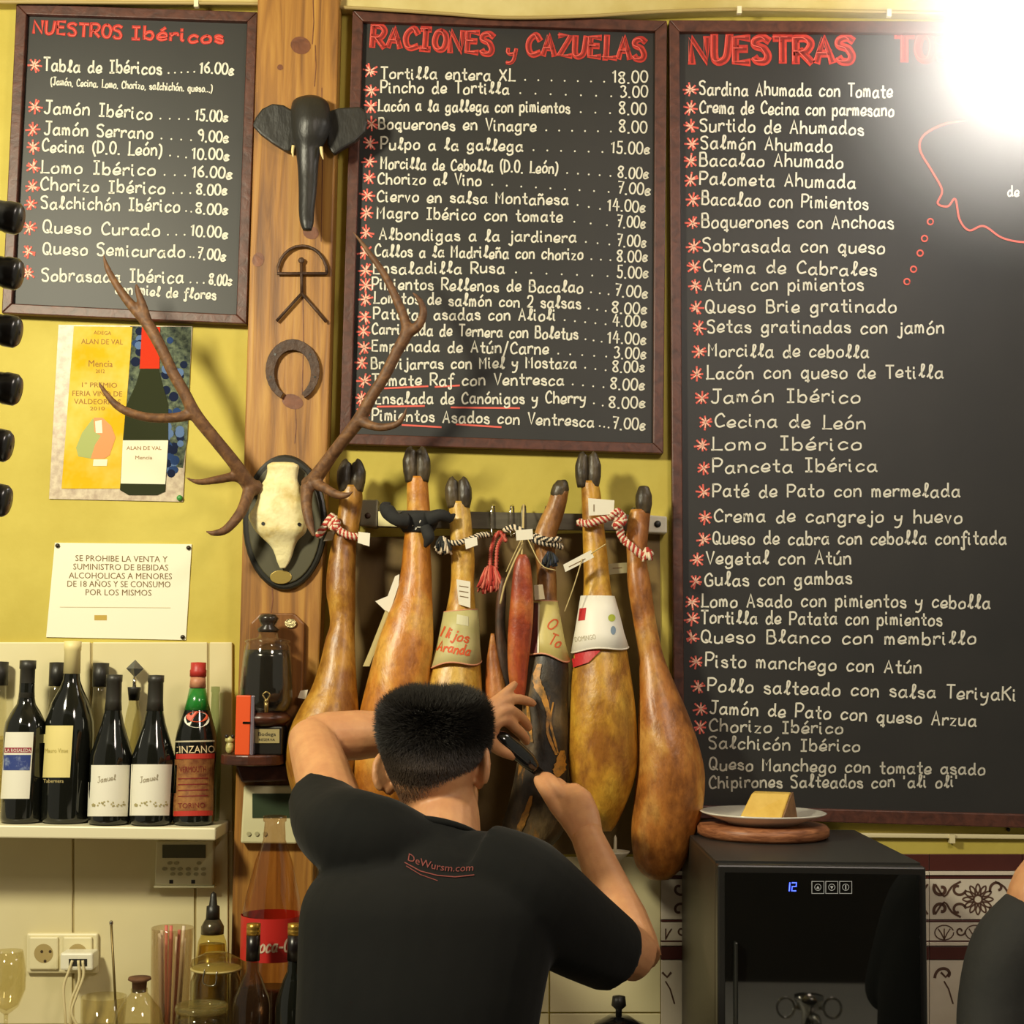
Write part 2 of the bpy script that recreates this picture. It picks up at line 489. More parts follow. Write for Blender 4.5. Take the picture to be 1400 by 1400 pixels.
# decorated dado on the right
wchild('grout_bed', slab(rectpx(904, 1168, 1560, 1640), -0.004, 0.0), mat('grout_pale', (176, 164, 146), 0.9))
def spiral(cx, cy, r0_, turns, a0, sx=1, sy=1, n=18):
    return [(cx+sx*r0_*(1-0.75*i/n)*math.cos(a0+turns*2*math.pi*i/n), cy+sy*r0_*(1-0.75*i/n)*math.sin(a0+turns*2*math.pi*i/n)) for i in range(n+1)]
for k in range(5):
    x0, x1 = 890+127*k, 1016.2+127*k
    if k == 0: x0 = 904
    for ya, yb, mm, y_ in ((1168, 1190.5, m_maroon, -0.010), (1191.5, 1196.5, m_tile, -0.014), (1197, 1201.5, m_maroon, -0.010),
                           (1202, 1257, m_tile, -0.009), (1258, 1260.5, m_maroon, -0.010), (1261, 1286, m_tile, -0.009), (1286.5, 1288, m_maroon, -0.010),
                           (1288.5, 1293, m_tile, -0.013), (1294, 1312, m_maroon, -0.010), (1313, 1440, m_tile, -0.009)):
        t = wchild('tile', slab(rectpx(x0, ya, x1, yb), y_, -0.001), mm, bevel=0.0008)
        mp = on_plane(y_); xb = 890+127*k
        okx = lambda q: all(x0+1 < a < x1-1 for a, _ in q)
        if (ya, yb) == (1202, 1257):
            st = []
            cx = xb+66
            for i in range(12):
                a = 2*math.pi*i/12
                tip = (cx+21*math.cos(a), 1229.5+21*math.sin(a))
                l_ = [(cx+7*math.cos(a), 1229.5+7*math.sin(a)), (cx+15*math.cos(a-.2), 1229.5+15*math.sin(a-.2)), tip,
                      (cx+15*math.cos(a+.2), 1229.5+15*math.sin(a+.2)), (cx+7*math.cos(a), 1229.5+7*math.sin(a))]
                st.append((l_, 1.6))
            st.append((disc_px(cx, 1229.5, 6, n=14)+[(cx+6, 1229.5)], 2.0))
            for sy in (-1, 1):
                yy = 1229.5+sy*14
                for sx in (-1, 1):
                    st.append((spiral(cx+sx*50, yy, 11, 0.8, 2.6 if sx < 0 else 0.5, 1, sy), 3.2))
                    st.append((spiral(cx+sx*27, yy+sy*1, 11, 0.7, 0.3 if sx < 0 else 2.8, 1, -sy), 2.6))
                    st.append(([(cx+sx*58, yy+sy*6), (cx+sx*46, yy-sy*10), (cx+sx*36, yy+sy*3), (cx+sx*24, yy+sy*10)], 2.0))
            vf = join(*[ribbon(mp, [tuple(v) for v in cat_rom(q, 3)] if len(q) < 12 else q, w_*1.35, 0.0006) for q, w_ in st if okx(q)])
            if vf[0]: mesh('motif', vf, m_motif, t)
        if (ya, yb) == (1261, 1286):
            st = []
            for cx in (xb+12, xb+54, xb+96):
                st.append((disc_px(cx+8, 1275, 13, 10, 18), 1.6))
                for q in (-1, 0, 1):
                    st.append(([(cx+8, 1284), (cx+8+q*4, 1276), (cx+8+q*8, 1270)], 1.6))
                st.append((spiral(cx-12, 1273, 7, 1.0, 0), 2.4))
            vf = join(*[ribbon(mp, q, w_, 0.0006) for q, w_ in st if okx(q)])
            if vf[0]: mesh('motif', vf, m_motif, t)
        if (ya, yb) == (1313, 1440):
            st = [(spiral(xb+22, 1334, 15, 0.55, 3.0), 4), ([(xb+16, 1330), (xb+22, 1336), (xb+27, 1330)], 3), ([(xb+20, 1342), (xb+26, 1352), (xb+32, 1372)], 2),
                  (spiral(xb+100, 1334, 15, 0.55, 0.2, 1, 1), 4)]
            vf = join(*[ribbon(mp, q, w_, 0.0006) for q, w_ in st if okx(q)])
            if vf[0]: mesh('motif', vf, m_motif, t)

# darker panel behind the hams: grease stain with shade mixed into its colour
m_stain_shade = mat('greasy_shaded_plaster', (128, 104, 50), 0.55, (92, 70, 34), 5.0, (1, 1, 0.5), detail=6)
wchild('greasy_shaded_panel', slab([(468, 735), (902, 727), (906, 1168), (462, 1168)], -0.003, 0.0), m_stain_shade)

# wooden post
post = mesh('trim_1', slab([(352, -90), (466, -90), (448, 600), (437, 900), (428, 1200), (420, 1640), (308, 1640), (318, 1200), (330, 780), (334, 600), (352, 10)], -0.06, -0.0), m_post, bevel=0.004)
tag(post, 'knotty pine post between the chalkboards', kind='structure')
def pchild(name, vf, m, **k): return mesh(name, vf, m, post, **k)
for x, y, rx, ry in ((411, 62, 14, 12), (425, 318, 11, 9), (400, 549, 15, 10), (353, 355, 8, 10), (383, 92, 4, 4)):
    pchild('knot', join(poly_on(on_plane(-0.06), disc_px(x, y, rx, ry, 16, 0.3), 0.0006)), m_knot)
for x, ya, yb in ((428, 0, 60), (431, 62, 118), (414, 390, 540), (404, 560, 606), (372, 800, 838), (440, 120, 330)):
    pchild('crack', ribbon(on_plane(-0.06), [(x, ya), (x+1, (ya+yb)/2), (x-1, yb)], 1.2, 0.0006), m_knot)

# cornice and cable at the ceiling line
low = [(-120, 2), (350, 5), (470, 10), (600, 18), (690, 24), (800, 22), (900, 16), (1020, 13), (1250, 17), (1560, 22)]
cor = mesh('trim_2', slab([(-120, -120), (1560, -120)]+low[::-1], -0.035, 0.0), m_cornice)
tag(cor, 'sagging cream cornice strip above the boards', kind='structure')
mesh('cable', tube([P(x, y, -0.040) for x, y in low], 0.004, 8), mat('cable_cream', (170, 148, 92), 0.5), cor, smooth=True)
for x, y in ((268, 5), (1011, 14), (1216, 18)):
    mesh('clip', slab(rectpx(x-3, y-6, x+3, y+4), -0.046, -0.036), mat('clip_white', (236, 226, 190), 0.4), cor)
# conduit at the bottom of the big board
con = mesh('trim_3', slab([(1150, 1139), (1560, 1143), (1560, 1149), (1150, 1145)], -0.012, 0.0), mat('conduit_white', (226, 214, 168), 0.4), bevel=0.002)
tag(con, 'thin white cable conduit under the large chalkboard', kind='structure')
mesh('clip', slab(rectpx(1299, 1141, 1306, 1153), -0.016, -0.0), mat('conduit_white', (226, 214, 168), 0.4), con)
mesh('screw', lathe(P(1378, 1134, -0.001), [(0.004, 0), (0.004, 0.004), (0.001, 0.005)], 10, Vector((0, -1, 0))), mat('dark_iron', (48, 40, 34), 0.5, metal=0.3), wall)

wf = mesh('wall_front', box(-2.2, 2.4, -4.3, -4.2, 0.0, 3.6), mat('front_wall_dark', (74, 58, 42), .7, (64, 50, 36), 4))  # unseen wall, added to darken what the cooler door reflects
tag(wf, 'unseen dark wall added on the customers side of the bar', kind='structure')

# back counters (below the frame) and the steel bar that the cooler door mirrors
m_steel = mat('steel', (188, 188, 182), 0.28, (170, 170, 164), 3, (1, 12, 1), metal=1.0)
m_counter = mat('counter_stone', (150, 138, 118), 0.35, (128, 116, 98), 12)
bc = thing('back_counter', 'stone back counter along the yellow wall carrying jars, bottles and cooler', 'counter', (0, -0.2, 0))
mesh('worktop', box(-1.6, 1.5, -0.57, -0.012, 0.81, 0.85), m_counter, bc, bevel=0.004)
mesh('cupboard', box(-1.58, 1.48, -0.52, -0.012, 0.0, 0.81), wood('cupboard_wood', (60, 38, 24), (92, 60, 38), 4), bc)

# ================================================================ CHALKBOARDS
m_slate = mat('slate', (36, 36, 35), 0.5, (42, 41, 39), 4, spec=0.5)
m_chalk = mat('chalk_white', (226, 222, 206), 0.9)
m_chalk2 = mat('chalk_grey', (196, 192, 178), 0.9)
m_red = mat('chalk_red', (206, 66, 52), 0.9, (178, 50, 44), 60)
m_red2 = mat('chalk_dark_red', (128, 40, 34), 0.9)
m_pink = mat('chalk_pink', (226, 104, 92), 0.9)
m_pale = mat('chalk_pale_pink', (246, 200, 176), 0.9)

def board(name, label, outer, inner):
    c = P(sum(q[0] for q in outer)/4, max(q[1] for q in outer), -0.01)
    t = thing(name, label, 'chalkboard', c)
    mesh('panel', slab(inner, -0.014, -0.002), m_slate, t)
    for i in range(4):
        j = (i+1) % 4
        mesh('frame_rail', slab([outer[i], outer[j], inner[j], inner[i]], -0.028, -0.002), m_frame, t, bevel=0.002)
    return t
BMAP = on_plane(-0.014)
def star(t, x, y, r=9):
    rnd = random.Random(int(x*7+y*13)); ps, ws = [], []
    for i in range(8):
        a = math.pi*i/4+rnd.uniform(-.25, .25); rr = r*rnd.uniform(.75, 1.15)
        ps.append(ribbon(BMAP, [(x+1.0*math.cos(a), y+1.0*math.sin(a)), (x+rr*math.cos(a), y+rr*math.sin(a))], 2.5, 0.0010))
        if i % 2 or rnd.random() < .6:
            ws.append(ribbon(BMAP, [(x, y), (x+rr*.6*math.cos(a), y+rr*.7*math.sin(a))], 1.5, 0.0014))
    s = mesh('chalk_star', join(*ps), m_pink, t)
    mesh('star_core', join(*ws), m_pale, s)
def row(t, text, a, b, unit=1.9, width=2.5, m=None, name='chalk_line'):
    return tag(mesh(name, write(BMAP, text, a, b, unit, width), m or m_chalk, t), kind='stuff')
def dots(t, a, b, n):
    st = []
    for i in range(n):
        f = (i+.5)/n; x, y = a[0]+(b[0]-a[0])*f, a[1]+(b[1]-a[1])*f
        st.append(poly_on(BMAP, disc_px(x, y-1, 1.3, n=7), 0.0012))
    tag(mesh('chalk_dots', join(*st), m_chalk, t), kind='stuff')
def title(t, text, a, b, unit, width, jit=0.3):
    ss = strokes(text, a, b, unit, jit)
    o = mesh('chalk_title', join(*[ribbon(BMAP, s, width, 0.0010) for s in ss]), m_red, t)
    mesh('title_shading', join(*[ribbon(BMAP, [(x+.6, y+.4) for x, y in s], width*.32, 0.0014) for s in ss]), m_red2, o)
    mesh('title_outline', join(*[ribbon(BMAP, [(x-width*.38, y-width*.12) for x, y in s], 1.1, 0.0016) for s in ss]), m_pink, o)

b1 = board('chalkboard', 'small framed chalkboard headed Nuestros Ibéricos with ten priced lines',
           [(22, 5), (352, 16), (337, 443), (2, 428)], [(36, 19), (338, 29), (323, 430), (16, 415)])
for tx, a, b in (('NUESTROS', (46, 45), (168, 52)), ('Ibéricos', (181, 53), (307, 59))):
    ss = strokes(tx, a, b, 1.9, 0.4)
    o = tag(mesh('chalk_title', join(*[ribbon(BMAP, s, 4.4, 0.0010) for s in ss]), m_red, b1), kind='stuff')
    tag(mesh('title_shading', join(*[ribbon(BMAP, [(x+.4, y+.4) for x, y in s], 1.2, 0.0014) for s in ss]), m_pink, o), kind='stuff')
for text, a, b, pr, c, d, nd in [
 ('Tabla de Ibéricos', (60, 97), (222, 101), '16.00€', (273, 99), (320, 103), 5),
 ('Jamón Ibérico', (61, 154), (209, 163), '15.00€', (267, 164), (312, 167), 4),
 ('Jamón Serrano', (61, 183), (210, 190), '9.00€', (271, 193), (313, 195), 4),
 ('Cecina (D.O. León)', (58, 207), (223, 213), '10.00€', (263, 217), (314, 219), 3),
 ('Lomo Ibérico', (56, 236), (214, 240), '16.00€', (263, 241), (318, 245), 3),
 ('Chorizo Ibérico', (56, 260), (227, 265), '8.00€', (269, 265), (311, 267), 3),
 ('Salchichón Ibérico', (57, 285), (247, 289), '8.00€', (268, 291), (312, 294), 2),
 ('Queso Curado', (59, 318), (220, 322), '10.00€', (261, 322), (312, 326), 3),
 ('Queso Semicurado', (59, 347), (254, 352), '7.00€', (270, 353), (309, 357), 2),
 ('Sobrasada Ibérica', (58, 384), (252, 387), '8.00€', (286, 388), (317, 391), 3)]:
    row(b1, text, a, b, 1.85); row(b1, pr, c, d, 1.6, name='chalk_price'); dots(b1, (b[0]+4, b[1]), (c[0]-3, c[1]), nd)
row(b1, '(Jamón, Cecina, Lomo, Chorizo, salchichón, queso...)', (69, 116), (291, 126), 1.1, 1.6)
row(b1, 'con miel de flores', (158, 401), (296, 410), 1.5, 2.2)
for x, y in ((47, 89), (48, 146), (45, 177), (45, 201), (45, 228), (44, 255), (42, 279), (40, 311), (39, 344), (38, 373)): star(b1, x, y)

b2 = board('chalkboard', 'framed chalkboard headed Raciones y Cazuelas, above the hanging hams',
           [(482, 14), (912, 28), (907, 620), (464, 607)], [(496, 29), (896, 42), (893, 606), (479, 593)])
title(b2, 'RACIONES', (509, 62), (676, 74), 2.9, 8.5)
title(b2, 'y', (694, 78), (708, 79), 2.4, 5)
title(b2, 'CAZUELAS', (722, 74), (884, 81), 3.0, 8.5)
MID = [
 ('Tortilla entera XL', (521, 107), (705, 110), '18.00', (838, 113), (886, 113), 7), ('Pincho de Tortilla', (521, 127), (697, 128), '3.00', (849, 133), (886, 133), 7),
 ('Lacón a la gallega con pimientos', (517, 151), (780, 154), '8.00', (847, 156), (884, 156), 3), ('Boquerones en Vinagre', (518, 176), (734, 179), '8.00', (847, 181), (885, 181), 6),
 ('Pulpo a la gallega', (521, 204), (716, 206), '15.00€', (836, 209), (889, 211), 6), ('Morcilla de Cebolla (D.O. León)', (521, 230), (764, 237), '8.00€', (845, 242), (887, 245), 5),
 ('Chorizo al Vino', (517, 251), (659, 253), '7.00€', (845, 264), (890, 267), 9), ('Ciervo en salsa Montañesa', (516, 275), (778, 280), '14.00€', (831, 288), (883, 290), 3),
 ('Magro Ibérico con tomate', (516, 298), (770, 303), '7.00€', (844, 310), (883, 312), 3), ('Albondigas a la jardinera', (519, 327), (789, 331), '7.00€', (844, 336), (884, 338), 3),
 ('Callos a la Madrileña con chorizo', (513, 350), (798, 355), '8.00€', (844, 357), (886, 358), 3), ('Ensaladilla Rusa', (511, 374), (691, 373), '5.00€', (844, 379), (887, 380), 7),
 ('Pimientos Rellenos de Bacalao', (509, 395), (798, 400), '7.00€', (841, 404), (886, 408), 3), ('Lomitos de salmón con 2 salsas', (511, 414), (795, 422), '8.00€', (837, 427), (885, 430), 3),
 ('Patatas asadas con Alioli', (511, 436), (761, 438), '4.00€', (838, 445), (885, 447), 5), ('Carrillada de Ternera con Boletus', (509, 456), (791, 464), '14.00€', (831, 469), (884, 471), 3),
 ('Empanada de Atún/Carne', (509, 479), (751, 484), '3.00€', (840, 489), (884, 491), 5), ('Bravijarras con Miel y Mostaza', (508, 504), (789, 503), '8.00€', (838, 508), (882, 509), 3),
 ('Tomate Raf con Ventresca', (509, 527), (772, 526), '8.00€', (835, 531), (882, 534), 4), ('Ensalada de Canónigos y Cherry', (514, 552), (802, 551), '8.00€', (833, 557), (883, 558), 2),
 ('Pimientos Asados con Ventresca', (509, 574), (813, 583), '7.00€', (838, 586), (883, 588), 3)]
for text, a, b, pr, c, d, nd in MID:
    row(b2, text, a, b, 1.72, 2.3); row(b2, pr, c, d, 1.7, 2.2, name='chalk_price'); dots(b2, (b[0]+4, b[1]), (c[0]-3, c[1]), nd)
for q in ([(526, 531), (585, 528)], [(595, 529), (628, 527)], [(516, 556), (580, 555)], [(617, 557), (710, 558)], [(550, 581), (603, 584)], [(624, 580), (685, 584)]):
    mesh('chalk_underline', ribbon(BMAP, q, 2.4, 0.001), m_pink, b2)
for x, y in ((506, 97), (508, 124), (507, 145), (508, 169), (506, 196), (505, 221), (505, 243), (502, 267), (501, 291), (501, 318), (499, 345), (500, 370),
             (500, 390), (500, 409), (499, 433), (497, 453), (498, 475), (495, 496), (498, 521), (494, 545), (495, 568)): star(b2, x, y, 9.5)

b3 = board('chalkboard', 'tallest framed chalkboard headed Nuestras Tostas, beside the hams and above the wine cooler',
           [(915, 27), (1500, 30), (1500, 1135), (922, 1118)], [(929, 43), (1486, 46), (1486, 1116), (936, 1101)])
title(b3, 'NUESTRAS', (946, 85), (1170, 84), 3.7, 11)
title(b3, 'TOSTAS', (1226, 83), (1395, 83), 3.7, 11)
BIG = [('Sardina Ahumada con Tomate', (957, 129), (1221, 133)), ('Crema de Cecina con parmesano', (957, 154), (1223, 159)), ('Surtido de Ahumados', (958, 179), (1182, 184)),
 ('Salmón Ahumado', (959, 203), (1139, 207)), ('Bacalao Ahumado', (957, 226), (1154, 229)), ('Palometa Ahumada', (957, 252), (1171, 257)), ('Bacalao con Pimientos', (960, 279), (1188, 287)),
 ('Boquerones con Anchoas', (960, 311), (1223, 312)), ('Sobrasada con queso', (962, 343), (1211, 346)), ('Crema de Cabrales', (962, 371), (1200, 377)), ('Atún con pimientos', (964, 396), (1182, 397)),
 ('Queso Brie gratinado', (965, 427), (1227, 426)), ('Setas gratinadas con jamón', (968, 454), (1292, 456)), ('Morcilla de cebolla', (969, 487), (1189, 489)), ('Lacón con queso de Tetilla', (966, 518), (1291, 516)),
 ('Jamón Ibérico', (973, 550), (1178, 550)), ('Cecina de León', (978, 583), (1185, 586)), ('Lomo Ibérico', (973, 615), (1180, 615)), ('Panceta Ibérica', (975, 646), (1201, 644)),
 ('Paté de Pato con mermelada', (975, 679), (1314, 679)), ('Crema de cangrejo y huevo', (977, 713), (1317, 715)), ('Queso de cabra con cebolla confitada', (975, 744), (1377, 744)),
 ('Vegetal con Atún', (966, 771), (1165, 771)), ('Gulas con gambas', (964, 801), (1166, 798)), ('Lomo Asado con pimientos y cebolla', (959, 829), (1355, 831)), ('Tortilla de Patata con pimientos', (959, 852), (1289, 855)),
 ('Queso Blanco con membrillo', (959, 878), (1336, 881)), ('Pisto manchego con Atún', (965, 911), (1261, 921)), ('Pollo salteado con salsa TeriyaKi', (968, 945), (1391, 958)),
 ('Jamón de Pato con queso Arzua', (971, 975), (1336, 993)), ('Chorizo Ibérico', (970, 1000), (1154, 1003)), ('Salchicón Ibérico', (970, 1023), (1177, 1028)),
 ('Queso Manchego con tomate asado', (970, 1052), (1348, 1059)), ("Chipirones Salteados con 'ali oli'", (970, 1077), (1311, 1076))]
for i, (text, a, b) in enumerate(BIG):
    row(b3, text, a, b, 1.95 if i < 30 else 1.8, 2.4, m_chalk if i < 30 else m_chalk2)
    if i < 31: star(b3, a[0]-13, a[1]-6, 9.5)
row(b3, "de", (1378, 268), (1394, 268), 1.5, 2)
mesh('chalk_squiggle', ribbon(BMAP, [tuple(v) for v in cat_rom([(1320, 165), (1290, 170), (1263, 185), (1258, 205), (1275, 235), (1288, 260), (1282, 278), (1296, 282), (1306, 272), (1312, 300), (1325, 315), (1345, 309), (1370, 325), (1400, 331), (1440, 328)], 6)], 2.6, 0.001), m_pink, b3)
for x, y in ((1272, 303), (1264, 326), (1258, 346), (1249, 368), (1240, 385)):
    q = disc_px(x, y, 4, n=12)
    mesh('chalk_ring', ribbon(BMAP, q+[q[0], q[1]], 2.0, 0.001), m_pink, b3)

# ================================================================ ON THE POST AND THE WALL
m_black = mat('black_carved_wood', (30, 29, 27), 0.42, (40, 38, 34), 20, (1, 1, .4), bump=0.2)
m_ivory = mat('ivory', (226, 204, 140), 0.4)
m_iron = mat('forged_iron', (58, 40, 28), 0.55, (84, 58, 38), 30, metal=0.2, bump=0.3)
m_antler = wood('antler', (80, 52, 30), (128, 90, 54), 12, (6, 6, 6), 0.6, (104, 70, 42))
m_bone = mat('bone', (234, 222, 168), 0.55, (196, 168, 84), 18, bump=0.3, lo=.45, hi=.75)
PF = -0.06                       # front face of the post

# elephant head
t = thing('elephant_mask', 'black carved elephant head with spread ears and long trunk', 'wall mask', P(425, 318, PF))
hv = loft_px([(134, 412, 440, -0.075), (140, 400, 449, -0.085), (152, 397, 452, -0.095), (172, 397, 453, -0.10), (190, 399, 447, -0.10), (203, 403, 440, -0.10),
              (215, 405, 437, -0.10), (235, 407, 435, -0.10), (262, 408, 433, -0.105), (288, 408, 430, -0.11), (305, 410, 429, -0.115), (315, 414, 426, -0.118)], -0.09, 0.9, 0.04, 20, wob=0.012)
mesh('head', hv, m_black, t, True)
for q in ([(402, 152), (388, 143), (372, 141), (358, 148), (349, 160), (345, 171), (356, 183), (372, 195), (388, 205), (396, 207), (404, 196)],
          [(447, 152), (462, 147), (478, 146), (492, 145), (500, 152), (502, 166), (499, 180), (484, 194), (468, 203), (456, 211), (447, 198)]):
    mesh('ear', slab(q, -0.085, -0.068), m_black, t, bevel=0.004)
for q in ([(401, 199), (400, 208), (401, 215)], [(439, 201), (440, 210), (442, 218)]):
    mesh('tusk', tube([P(x, y, -0.115) for x, y in q], [0.0035, 0.003, 0.0008], 8), m_ivory, t, True)

# indalo figure
t = thing('indalo_figure', 'forged iron stick figure holding an arc, nailed below the elephant head', 'wall ornament', P(412, 440, PF))
arc = [P(413+34*math.cos(a), 374-38*math.sin(a), -0.068) for a in (math.pi*i/12 for i in range(13))]
mesh('arc', tube(arc+[arc[0]], 0.0032, 8, 1), m_iron, t, True)
mesh('body', tube([P(412, 360, -0.068), P(412.5, 402, -0.068)], 0.0032, 8, 1), m_iron, t, True)
mesh('head', ell(P(412, 356, -0.068), (0.0065, 0.004, 0.0065)), m_iron, t, True)
for x, y in ((378, 439), (446, 440)):
    mesh('leg', tube([P(412.5, 401, -0.068), P(x, y, -0.068)], 0.0032, 8, 1), m_iron, t, True)

# horseshoe
hs = []
for i in range(25):
    a = R(-62)+(R(304))*i/24-R(0)
    hs.append((400+31*math.cos(-a-0.0)*1.0, 508-(-1)*0+37*math.sin(-a)))
rings = []
for i, (x, y) in enumerate(hs):
    f = i/24; wd = 8+7*math.sin(math.pi*f); dx, dy = (x-400)/31, (y-508)/37
    yy = (-0.060, -0.070)
    rings.append([P(x+dx*wd*.5, y+dy*wd*.5, yy[0]), P(x+dx*wd*.5, y+dy*wd*.5, yy[1]), P(x-dx*wd*.5, y-dy*wd*.5, yy[1]), P(x-dx*wd*.5, y-dy*wd*.5, yy[0])])
t = thing('horseshoe', 'rusty dark horseshoe on the pine post above the deer skull', 'horseshoe', P(400, 560, PF))
mesh('shoe', loft(rings), mat('rust', (84, 58, 38), 0.6, (60, 40, 28), 25, bump=0.4), t, bevel=0.001)
for i in (4, 8, 16, 20):
    x, y = hs[i]
    mesh('nail_hole', poly_on(on_plane(-0.0705), disc_px(x, y, 1.6, n=8), 0.0004), m_black, t)

# deer skull trophy
t = thing('deer_trophy', 'deer skull with branching antlers on a dark oval plaque', 'trophy', P(388, 808, PF))
ov = lambda rx, ry: disc_px(389, 714, rx, ry, 40)
pl = mesh('plaque', slab(ov(58, 93), -0.073, -0.06), mat('plaque_black', (34, 32, 24), 0.35), t, bevel=0.006)
mesh('plaque_face', slab(ov(50, 84), -0.0765, -0.072), mat('plaque_green', (74, 70, 46), 0.45), pl, bevel=0.003)
mesh('brass_tag', slab(disc_px(384, 789, 15, 9.5, 24), -0.0785, -0.076), mat('brass', (170, 146, 76), 0.35, metal=0.6), t, bevel=0.001)
sk = loft_px([(633, 372, 403), (637, 366, 409), (645, 366, 408), (656, 363, 407), (668, 355, 412), (682, 353, 415), (693, 349, 418), (707, 341, 420), (718, 345, 420), (728, 351, 418),
              (738, 361, 408), (748, 371, 403), (758, 376, 400), (768, 379, 396), (777, 383, 390)], -0.086, 0.62, 0.032, 40, back=0.3, sq=.4)
mesh('skull', sk, m_bone, t, True)
ms = on_mesh(sk)
for x, y in ((360, 716), (409, 717)):
    mesh('eye_hole', poly_on(ms, disc_px(x, y, 2.6, n=10), 0.0012), m_black, t)
def antler(lines):
    return [tube([P(x, y, d) for x, y, d, r in l], [r for x, y, d, r in l], 10, 4) for l in lines]
LA = [[(352, 668, -.10, .017), (340, 662, -.115, .016), (321, 634, -.14, .0135), (296, 603, -.16, .013), (268, 568, -.18, .0135), (252, 537, -.19, .012), (236, 509, -.195, .0115), (221, 477, -.20, .0115), (202, 443, -.20, .0125), (177, 414, -.20, .010), (161, 392, -.20, .008), (147, 367, -.20, .006), (141, 346, -.20, .0012)],
      [(262, 566, -.18, .012), (240, 571, -.19, .010), (205, 571, -.205, .0095), (177, 564, -.215, .009), (158, 553, -.22, .0075), (142, 534, -.225, .005), (133, 519, -.23, .001)],
      [(200, 440, -.20, .012), (195, 418, -.205, .009), (188, 396, -.21, .0055), (186, 388, -.21, .002)],
      [(338, 658, -.115, .013), (321, 652, -.13, .010), (296, 656, -.15, .0085), (271, 659, -.165, .006), (252, 652, -.175, .001)],
      [(342, 668, -.115, .014), (335, 688, -.13, .0115), (327, 704, -.145, .011), (309, 724, -.16, .009), (292, 729, -.17, .006), (280, 726, -.175, .001)]]
RA = [[(420, 664, -.10, .017), (430, 655, -.115, .016), (453, 623, -.14, .013), (474, 596, -.16, .013), (493, 571, -.175, .014), (507, 544, -.185, .012), (526, 514, -.19, .0115), (542, 482, -.19, .0115), (556, 455, -.19, .013), (553, 436, -.19, .010), (542, 409, -.19, .009), (526, 376, -.19, .0075), (507, 349, -.19, .006), (493, 330, -.19, .004), (481, 315, -.19, .001)],
      [(555, 456, -.19, .012), (571, 446, -.195, .010), (579, 428, -.20, .008), (574, 411, -.205, .006), (562, 398, -.21, .001)],
      [(490, 574, -.175, .012), (508, 582, -.185, .009), (526, 584, -.195, .008), (544, 579, -.205, .0065), (553, 566, -.21, .004), (557, 554, -.215, .001)],
      [(428, 660, -.115, .013), (445, 668, -.135, .010), (460, 676, -.15, .009), (474, 677, -.16, .006), (484, 671, -.165, .001)],
      [(420, 664, -.115, .014), (419, 690, -.13, .0115), (423, 715, -.145, .009), (430, 734, -.155, .003)]]
for L_ in (LA, RA):
    mesh('antler', remesh(join(*antler(L_)), 0.0028, 3), m_antler, t, True)

# wine poster and notice
m_paper = mat('paper', (232, 226, 196), 0.6)
m_print = mat('print_brown', (120, 92, 50), 0.7)
t = thing('wine_poster', 'glossy poster of a wine bottle with blue grapes and a yellow panel', 'poster', P(160, 686, -0.002))
mesh('sheet', slab([(80, 444), (263, 446), (250, 686), (67, 682)], -0.003, -0.0005), mat('poster_gravel', (206, 190, 160), 0.4, (168, 146, 122), 60, detail=6), t)
pm = on_plane(-0.003)
mesh('grape_field', poly_on(pm, [(178, 446), (262, 447), (256, 600), (250, 640), (226, 636), (170, 560)], 0.0003), mat('leaf_shadow', (40, 48, 50), 0.8, (110, 120, 96), 80, spec=.1), t)
mg = [mat('grape_blue', (44, 66, 110), 0.8, spec=.1), mat('grape_pale', (92, 116, 156), 0.8, spec=.1), mat('grape_dark', (26, 34, 60), 0.8, spec=.1)]
rnd = random.Random(3)
gp = [[], [], []]
for i in range(46):
    y = rnd.uniform(452, 648); x = rnd.uniform(224, 254-(y-450)*.045) if y > 500 or rnd.random() < .6 else rnd.uniform(180, 192)
    gp[rnd.randrange(3)].append(poly_on(pm, disc_px(x, y, rnd.uniform(4.5, 7), None, 12), 0.0006+0.0001*rnd.random()))
for i in range(3): tag(mesh('printed_grapes', join(*gp[i]), mg[i], t), kind='stuff')
mesh('yellow_panel', poly_on(pm, [(101, 446), (181, 447), (164, 668), (84, 668)], 0.0012), mat('poster_yellow', (220, 178, 30), 0.8, (228, 208, 120), 9, lo=.4, hi=.75, spec=.1), t)
bt = mesh('printed_bottle', poly_on(pm, [(194, 447), (218, 447), (217, 504), (222, 525), (230, 552), (230, 602), (226, 672), (215, 677), (176, 677), (164, 670), (168, 602), (172, 556), (186, 525), (192, 504)], 0.0014), mat('poster_bottle', (48, 52, 32), 0.8, spec=.1), t)
mesh('printed_capsule', poly_on(pm, [(194, 447), (219, 447), (218, 504), (191, 504)], 0.0017), mat('poster_red', (206, 56, 30), 0.8, spec=.1), bt)
mesh('printed_label', poly_on(pm, [(168, 602), (230, 602), (226, 662), (165, 661)], 0.0017), m_paper, bt)
mesh('emblem_orange', poly_on(pm, [(104, 612), (112, 592), (127, 572), (132, 590), (140, 596), (132, 618), (125, 627), (107, 624)], 0.0016), mat('emblem_green', (150, 160, 70), 0.5), t)
mesh('emblem_orange', poly_on(pm, [(128, 571), (140, 571), (152, 582), (158, 598), (150, 622), (143, 627), (124, 627), (130, 608), (138, 596), (129, 590)], 0.0019), mat('emblem_orange', (214, 130, 50), 0.5), t)
mesh('emblem_white', poly_on(pm, [(130, 576), (139, 574), (140, 592), (131, 592)], 0.0021), m_paper, t)
mesh('emblem_white', poly_on(pm, [(128, 628), (147, 628), (146, 637), (127, 637)], 0.0021), m_paper, t)
mo = mat('print_ochre', (150, 100, 30), 0.7)
